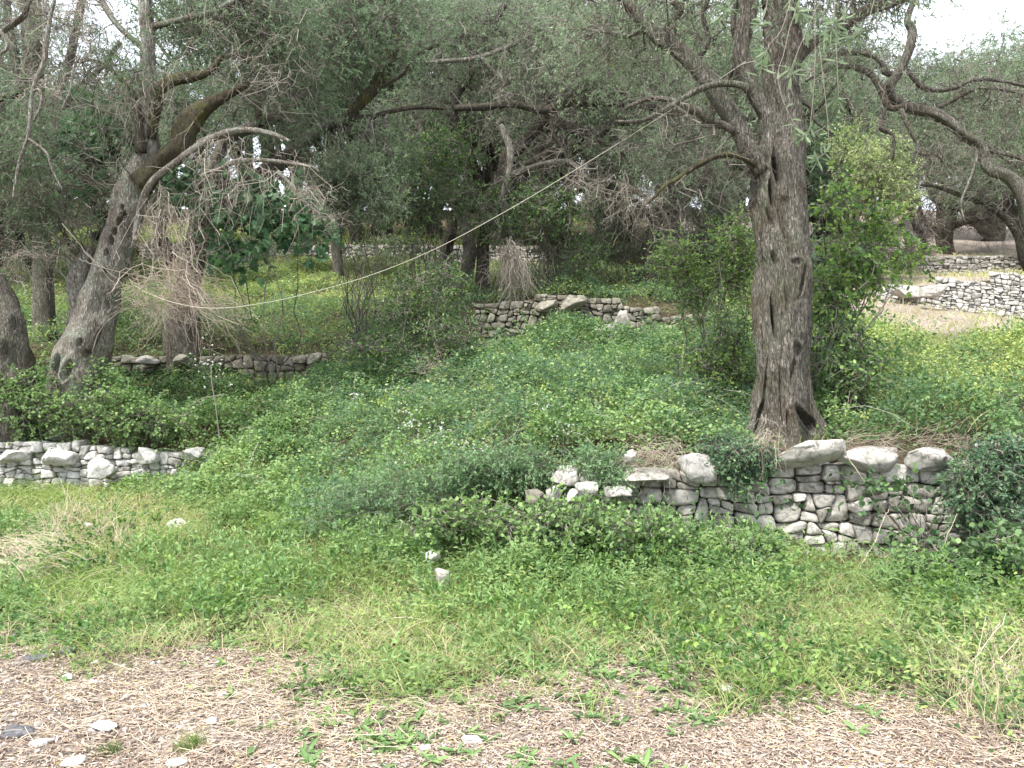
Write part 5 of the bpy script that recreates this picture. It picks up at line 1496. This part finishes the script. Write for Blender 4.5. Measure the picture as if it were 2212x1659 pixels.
# flat leaves of the low weeds
def weeds():
    r = np.random.default_rng(505)
    x, y = scatter(5200, -4.2, 4.2, 3.2, 8.5, lambda x, y: (np.exp(-((y - track_edge(x) - .45) / .5) ** 2) * .95 + .16 * (y < 5.2) * sstep(-.1, .4, n2(x, y, 1.4, 81)) + .4 * grow(x, y) * (y < 7)) * (.3 + .7 * sstep(-1.8, -.2, x) + .9 * sstep(-1.9, -2.2, x) * (y > 4.9)), r, 6)
    N = len(x); m = 7
    az = r.uniform(0, 2 * np.pi, (N, m)); el = r.uniform(.1, .85, (N, m))
    D = np.stack([np.cos(az) * np.cos(el), np.sin(az) * np.cos(el), np.sin(el)], -1).reshape(-1, 3)
    Pb = np.repeat(np.stack([x, y, ground(x, y) + .004], -1), m, 0)
    L = .062 * np.repeat(r.uniform(.5, 1.4, N), m) * r.uniform(.7, 1.2, N * m)
    t = np.clip(np.repeat(r.normal(.5, .2, N), m) + r.normal(size=N * m) * .12, 0, 1)
    s = Soup().add(*leaves(Pb, D, np.tile([0, 0, 1.], (N * m, 1)) + r.normal(size=(N * m, 3)) * .3, L, L * .27, LANCE, t, .35))
    tag(s.build('weeds', M['weed']), 'low leafy weeds along the edge of the bare soil', 'weeds', kind='stuff')
weeds()

def litter():
    r = np.random.default_rng(506)
    x, y = scatter(130000, -3.6, 3.6, 2.7, 7.0, lambda x, y: np.clip(bare(x, y) + .25 * (y < 6), 0, 1) * (.55 + .45 * sstep(-.5, .3, n2(x, y, 3, 91))), r, 4)
    N = len(x)
    az = r.uniform(0, 2 * np.pi, N)
    D = np.stack([np.cos(az), np.sin(az), r.normal(size=N) * .16], -1)
    Pb = np.stack([x, y, ground(x, y) + .004 + .008 * r.random(N)], -1)
    L = .036 * r.uniform(.5, 1.4, N)
    t = np.clip(r.normal(.5, .24, N) - .12 * sstep(0, .5, n2(x, y, 1.5, 92)), 0, .97)
    t = np.where(r.random(N) < .01, 1, t)
    s = Soup().add(*leaves(Pb, D, np.tile([0, 0, 1.], (N, 1)) + r.normal(size=(N, 3)) * .35, L, L * .2, OLIVE, t, .2))
    tag(s.build('leaf_litter', M['litter']), 'dry fallen olive leaves strewn over the bare soil', 'leaf litter', kind='stuff')
    # loose straw stems
    x, y = scatter(3600, -3.6, 3.8, 2.7, 6.0, lambda x, y: np.clip(np.exp(-((x + 1.2) / 1.0) ** 2 - ((y - 4.2) / .6) ** 2) + .10 + .3 * np.exp(-((x - 2.6) / .8) ** 2), 0, 1) * np.clip(bare(x, y) + .25, 0, 1), r, 4)
    N = len(x)
    az = r.normal(-.35, .8, N)
    Ls = r.uniform(.06, .3, N)
    a = np.stack([x, y, ground(x, y) + .012], -1)
    b = a + np.stack([np.cos(az), np.sin(az), 0 * az], -1) * Ls[:, None]
    b[:, 2] = ground(b[:, 0], b[:, 1]) + .01 + .02 * r.random(N)
    Q = crooked(a, b, 5, .12, r, .04)
    s = Soup().add(*tubes(Q, .0010 * r.uniform(.7, 1.5, (N, 1)) * np.ones((1, 5)), 3, tint=np.clip(r.normal(.65, .2, N), 0, 1)))
    tag(s.build('loose_straw', M['straw']), 'loose straw stems lying on the soil', 'straw', kind='stuff')
litter()

def pebbles():
    r = np.random.default_rng(507)
    x, y = scatter(2800, -3.6, 3.6, 2.8, 6.2, lambda x, y: bare(x, y) * (.12 + .88 * sstep(-.9, -2.4, x)), r, 4)
    s = Soup()
    V, F = ICO[1]
    for i in range(len(x)):
        sz = .008 + .018 * r.random() ** 2
        W = V * np.array([1, .8, .5]) * sz * (1 + .25 * r.normal(size=(len(V), 1)))
        a = r.uniform(0, 6.28); c, sn = math.cos(a), math.sin(a)
        W = W @ np.array([[c, sn, 0], [-sn, c, 0], [0, 0, 1]])
        s.add(W + np.array([x[i], y[i], float(ground(x[i], y[i])) + sz * .05]), F, r.random())
    tag(s.build('pebbles', M['pebble'], smooth=True), 'small pale pebbles in the soil of the track', 'pebbles', kind='stuff')
    print('pebbles', len(x))
pebbles()

# individual tufts on the bare soil
def tuft(name, label, px, py, n, h, mat, seed, flat=.8, w=.004, leafy=False, tint=.4):
    r = np.random.default_rng(seed)
    d = hit(px, py)
    x0 = (px - CX) / FPX * d
    base = np.array([x0, d, float(ground(x0, d))])
    s = Soup()
    az = r.uniform(0, 2 * np.pi, n)
    if leafy:
        D = np.stack([np.cos(az), np.sin(az), r.uniform(.1, .9, n)], -1)
        L = h * r.uniform(.6, 1.2, n)
        s.add(*leaves(base + r.normal(size=(n, 3)) * np.array([.035, .035, .002]), D, np.tile([0, 0, 1.], (n, 1)) + r.normal(size=(n, 3)) * .2, L, L * .27, LANCE, np.clip(r.normal(tint, .15, n), 0, 1), .3))
    else:
        a = base + r.normal(size=(n, 3)) * np.array([.03, .03, 0])
        D = norm(np.stack([np.cos(az) * flat, np.sin(az) * flat, np.ones(n)], -1))
        b = a + D * (h * r.uniform(.5, 1.2, n))[:, None]
        Q = crooked(a, b, 5, .1, r, .1)
        s.add(*tubes(Q, w * .5 * np.linspace(1, .25, 5)[None] * np.ones((n, 1)), 3, tint=np.clip(r.normal(tint, .12, n), 0, 1)))
    o = s.build(name, M[mat], origin=base)
    tag(o, label, 'plant')
tuft('grass_tuft', 'feathery green tuft at the bottom left of the track', 412, 1618, 150, .075, 'grass', 601, tint=.45, w=.003)
tuft('grass_tuft', 'small dark green tuft left of the feathery one', 240, 1620, 90, .055, 'grass', 602, tint=.2, w=.003)
tuft('weed_rosette', 'large leafy rosette at bottom centre', 845, 1615, 60, .085, 'weed', 603, leafy=True, tint=.55)
tuft('weed_rosette', 'leafy weed left of the white lump', 800, 1600, 40, .07, 'weed', 604, leafy=True, tint=.6)
tuft('weed_rosette', 'leafy weed rosette in brown litter right of centre', 1290, 1555, 36, .07, 'weed', 605, leafy=True, tint=.5)
tuft('weed_rosette', 'low weed beside the straw heap', 1000, 1515, 30, .06, 'weed', 606, leafy=True, tint=.5)

# heap of pale cut grass at the left edge
def sheaf(name, label, cat, anchors, n, L, mat, seed, direc, spread=.25, r=.002, K=8, sag=.12, amp=.08, tint=.6):
    rg = np.random.default_rng(seed)
    A = np.array(anchors)
    a = A[rg.integers(0, len(A), n)] + rg.normal(size=(n, 3)) * .06
    D = norm(np.array(direc) + rg.normal(size=(n, 3)) * spread)
    b = a + D * rg.uniform(L[0], L[1], n)[:, None]
    Q = crooked(a, b, K, amp, rg, sag)
    s = Soup().add(*tubes(Q, r * rg.uniform(.6, 1.3, (n, 1)) * np.linspace(1, .5, K)[None], 3, tint=np.clip(rg.normal(tint, .22, n), 0, 1)))
    o = s.build(name, M[mat], origin=A[0])
    tag(o, label, cat)
    return o
def gp(px, py, up=.03):
    d = hit(px, py); p = P(px, py, d); p[2] = float(ground(p[0], p[1])) + up
    return p
sheaf('straw_heap', 'sheaf of pale cut grass lying at the left edge', 'straw heap', [gp(-30, 1240, .12), gp(-10, 1260, .1), gp(0, 1225, .14)], 300, (.2, .8), 'straw', 701, (1, -.2, -.16), .34, tint=.75)
sheaf('dry_brush_pile', 'dead reddish stalks draped over the wall left of the white block', 'brush', [gp(1470, 985, .05) * 0 + P(1440, 990, 7.55), P(1400, 985, 7.6), P(1470, 985, 7.55)], 170, (.12, .42), 'brush', 702, (-.7, -.3, -.35), .5, sag=.2, amp=.2)
sheaf('dry_brush_pile', 'dead stalks trailing over the left tip of the tilted slab', 'brush', [P(1650, 955, 7.4), P(1665, 950, 7.4)], 70, (.1, .36), 'brush', 703, (-.5, -.2, -.7), .4, sag=.2, amp=.15)
sheaf('dry_brush_pile', 'thin layer of dead stalks along the right wall top', 'brush', [P(1830, 962, 7.5), P(1900, 960, 7.5), P(1990, 958, 7.5), P(2060, 960, 7.5)], 200, (.1, .4), 'brush', 704, (.6, -.1, -.03), .35, sag=.03, amp=.1, tint=.3)
sheaf('dry_brush_pile', 'small heap of brown dead twigs at the thicket foot', 'brush', [P(920, 800, 12.6), P(960, 800, 12.6)], 90, (.2, .6), 'brush', 705, (.2, -.2, .1), .8, amp=.2)

sheaf('dry_stalk_clump', 'clump of tall bleached grass stalks at the lower right corner', 'dry grass', [gp(2190, 1560), gp(2120, 1590), gp(2080, 1520), gp(2200, 1500)], 110, (.15, .5), 'straw', 706, (-.15, 0, 1), .5, r=.0016, sag=.05, amp=.08, tint=.7)
sheaf('dry_stalk_clump', 'bleached grass stalks amid green tufts left of the flat pale stone', 'dry grass', [gp(200, 1180), gp(150, 1140), gp(260, 1200), gp(120, 1190)], 260, (.15, .45), 'straw', 707, (0, 0, 1), .6, r=.002, sag=.05, amp=.08, tint=.6)
# bundle of dry vine brush tangled in the leaning olive
def brush_bundle():
    r = np.random.default_rng(710)
    e = thing('hanging_brush', 'tangled bundle of dry reddish vine stems hanging beside the leaning olive', 'dry brush', P(380, 600, 11.4))
    s = Soup()
    def strands(starts, d, n, tgt, sp, rr_=.0028, amp=.16, sag=.03):
        S = np.array([P(a, b, d) for a, b in starts])
        a = S[r.integers(0, len(S), n)] + r.normal(size=(n, 3)) * np.array([.12, .12, .12])
        T = np.array([P(q[0], q[1], d) for q in tgt])
        b = T[r.integers(0, len(T), n)] + r.normal(size=(n, 3)) * sp
        Q = crooked(a, b, 9, amp, r, sag)
        s.add(*tubes(Q, rr_ * r.uniform(.4, 1.7, (n, 1)) * np.linspace(1, .45, 9)[None], 4, tint=np.clip(r.normal(.55, .25, n), 0, 1)))
        k = r.integers(2, 8, (n, 3))
        q0 = Q[np.arange(n)[:, None], k].reshape(-1, 3)
        q1 = q0 + norm(np.repeat(norm(b - a), 3, 0) + r.normal(size=(n * 3, 3)) * .6) * r.uniform(.08, .35, (n * 3, 1))
        s.add(*tubes(crooked(q0, q1, 5, .25, r), rr_ * .55 * r.uniform(.5, 1.2, (n * 3, 1)) * np.linspace(1, .4, 5)[None], 3, tint=np.clip(r.normal(.5, .25, n * 3), 0, 1)))
    strands([(380, 560), (410, 600), (370, 590)], 11.3, 80, [(450, 720), (480, 700), (420, 700), (500, 690), (440, 760), (400, 690)], .24)
    strands([(350, 630), (340, 650), (400, 650)], 11.3, 70, [(520, 680), (470, 670), (300, 700), (330, 720), (540, 700)], .16, sag=.08)
    strands([(260, 640), (300, 620)], 11.2, 60, [(380, 560), (400, 640), (430, 590), (300, 560), (350, 690)], .2, sag=.1)
    strands([(380, 640), (420, 600)], 11.3, 34, [(345, 470), (380, 450), (330, 520), (420, 500)], .2, sag=-.03)
    s.build('stems', M['brush'], parent=e)
    g = Soup()
    for pl in ([(135, 485), (185, 540), (235, 600), (260, 620)], [(180, 545), (240, 590), (300, 640), (350, 665)], [(198, 760), (215, 715), (250, 680), (300, 650), (330, 620)],
               [(355, 470), (352, 540), (372, 640)], [(390, 560), (420, 680), (430, 740), (434, 780)], [(170, 560), (230, 580), (320, 600)], [(470, 640), (540, 670), (575, 718)]):
        c = catmull(np.array([P(a, b, 11.2) for a, b in pl]), 16)
        c += r.normal(size=c.shape) * .008
        g.add(*tubes(c[None], np.linspace(.006, .003, 16)[None], 5, tint=[.4]))
    g.build('long_stem', M['twig_pale'], parent=e)
brush_bundle()

# cream rope strung between the two trees
def rope():
    A, B = P(1612, 132, 8.15), P(283, 612, 12.0)
    pts = [(1612, 132), (1504, 203), (1290, 338), (1095, 455), (935, 540), (790, 598), (640, 640), (560, 656), (490, 665), (430, 664), (370, 652), (320, 633), (283, 612)]
    n = len(pts)
    u = np.array([p[0] for p in pts], dtype=float)
    f = (1612 - u) / (1612 - 283)
    d = 8.15 + (11.2 - 8.15) * f
    c = catmull(np.array([P(p[0], p[1], dd) for p, dd in zip(pts, d)]), 160)
    s = Soup().add(*tubes(c[None], np.full((1, 160), .0031), 8, tint=[.5]))
    # loop round the stem of the big olive
    th = np.linspace(0, 2 * np.pi, 30)
    ctr = P(1612, 140, 8.3)
    ring = np.stack([ctr[0] + .105 * np.cos(th), ctr[1] + .11 * np.sin(th), ctr[2] + .03 * np.sin(th * 1.0 + 1)], -1)
    s.add(*tubes(ring[None], np.full((1, 30), .0031), 8, tint=[.5]))
    m = twig_mat('rope', [(0, (.5, .47, .38)), (1, (.6, .57, .48))], .8)
    tag(s.build('rope', m, smooth=True), 'long slack cream rope strung from the big olive to the brush on the left', 'rope')
rope()

# white flower heads
def flowers():
    r = np.random.default_rng(720)
    spots = [('white blossom spray hanging on a tall stalk in front of the stone ledge', 457, 785, 30, .12, 11.3), ('single white flower cluster in the dark creeper, farthest left', 770, 856, 14, .05, None),
             ('loose white blossoms above the pair of heads', 868, 884, 14, .07, None), ('group of bright white blossoms left of centre', 893, 914, 30, .10, None),
             ('small white blossoms right of the bright group', 958, 925, 14, .07, None), ('white blossoms low in the creeper left of centre', 985, 960, 20, .08, None),
             ('wide faint white blossoms nearest the bramble mound', 1028, 990, 30, .13, None), ('left one of the twin white flower heads at centre', 1166, 880, 26, .09, None),
             ('right one of the twin white flower heads at centre', 1205, 884, 26, .09, None), ('sparse white blossoms below the twin heads', 1215, 928, 18, .10, None),
             ('tiny white blossoms at the creeper edge', 868, 1000, 10, .06, None), ('sparse white blossoms high on the slope', 1070, 800, 12, .14, None), ('white blossoms at the foot of the bright group', 925, 955, 12, .08, None)]
    for lab, px, py, n, sp, d in spots:
        dd = d or hit(px, py, True) - .08
        base = P(px, py, dd)
        c = base + r.normal(size=(n, 3)) * np.array([1, .5, .6 if d is None else 1.3]) * sp
        m = 4
        D = norm(r.normal(size=(n * m, 3)) + np.array([0, -.3, .3]))
        L = .02 * r.uniform(.7, 1.2, n * m) * (dd / 9)
        s = Soup().add(*leaves(np.repeat(c, m, 0), D, r.normal(size=(n * m, 3)) + np.array([0, -.6, .6]), L, L * .5, LANCE, r.random(n * m), .1))
        e = thing('flower_cluster', lab, 'flowers', base)
        s.build('blossom', M['white_petal'], parent=e)
        st = Soup()
        a = base + r.normal(size=(5, 3)) * .04 + np.array([0, .05, -.3])
        Q = crooked(a, c[:5], 5, .1, r)
        st.add(*tubes(Q, np.full((5, 5), .0025), 3))
        if d:
            q = catmull(np.array([P(456, 790, dd), P(458, 830, dd), P(465, 870, dd), P(470, 910, dd), P(474, 950, dd)]), 14)
            st.add(*tubes(q[None], np.full((1, 14), .006), 5, tint=[.9]))
            q = catmull(np.array([P(405, 880, dd), P(440, 860, dd), P(485, 853, dd)]), 10)
            st.add(*tubes(q[None], np.full((1, 10), .006), 5, tint=[.8]))
        st.build('stalk', M['twig'], parent=e)
flowers()

# tall thin grass stalks and stems that stand out of the brambles
def haze():
    V = np.array([[x, y, z] for x in (-760, 760) for y in (-75, 960) for z in (-2.6, 26.)], dtype=float)
    F = np.array([[0, 1, 3, 2], [4, 6, 7, 5], [0, 4, 5, 1], [2, 3, 7, 6], [0, 2, 6, 4], [1, 5, 7, 3]])
    m, nt, nd, lk = new_mat('haze')
    pv = nd.new('ShaderNodeVolumePrincipled')
    pv.inputs['Color'].default_value = (.93, .96, 1, 1)
    pv.inputs['Density'].default_value = HAZE
    pv.inputs['Anisotropy'].default_value = .2
    out = nd.new('ShaderNodeOutputMaterial')
    lk.new(pv.outputs[0], out.inputs['Volume'])
    tag(Soup().add(V, F).build('haze', m), 'thin bright air between the far trees', 'haze', kind='stuff')
HAZE = 0
if HAZE: haze()

def stalks():
    r = np.random.default_rng(730)
    items = [('pale dry stalk leaning against the wall, left one', [(1855, 1230), (1890, 1170), (1905, 1130), (1920, 1100)], 6.7),
             ('tall pale dry stalk in front of the wall, right one', [(2000, 1290), (2025, 1220), (2050, 1150), (2068, 1110)], 6.6),
             ('long thin bramble cane arching down over the wall', [(1830, 985), (1880, 1060), (1930, 1130), (1990, 1200)], 7.15),
             ('dry bent grass stalk at the right corner', [(2040, 1640), (2080, 1540), (2130, 1460), (2200, 1380)], 4.2),
             ('pale arching stalk at the right corner', [(1960, 1640), (2010, 1560), (2110, 1520), (2190, 1500)], 4.0),
             ('upright oat stalk at the right edge', [(2160, 1600), (2166, 1480), (2150, 1380), (2160, 1340)], 4.3),
             ('bent reddish dry stalk in the middle right grass', [(1490, 1270), (1530, 1310), (1570, 1340), (1560, 1290), (1610, 1275)], 6.1),
             ('long leaning dry stem across the right weeds', [(1420, 1560), (1550, 1530), (1680, 1490), (1800, 1510)], 4.5)]
    for lab, pl, d in items:
        c = catmull(np.array([P(a, b, d) for a, b in pl]), 18) + r.normal(size=(18, 3)) * .003
        s = Soup().add(*tubes(c[None], np.linspace(.0042, .0022, 18)[None], 5, tint=[.8]))
        for k in range(3):
            i = 10 + k * 2
            e = c[i] + norm(r.normal(size=3)) * .08
            s.add(*tubes(crooked(c[i][None], e[None], 4, .1, r), np.full((1, 4), .0015), 3, tint=[.7]))
        tag(s.build('dry_stalk', M['straw'], origin=c[0]), lab, 'stalk')
stalks()
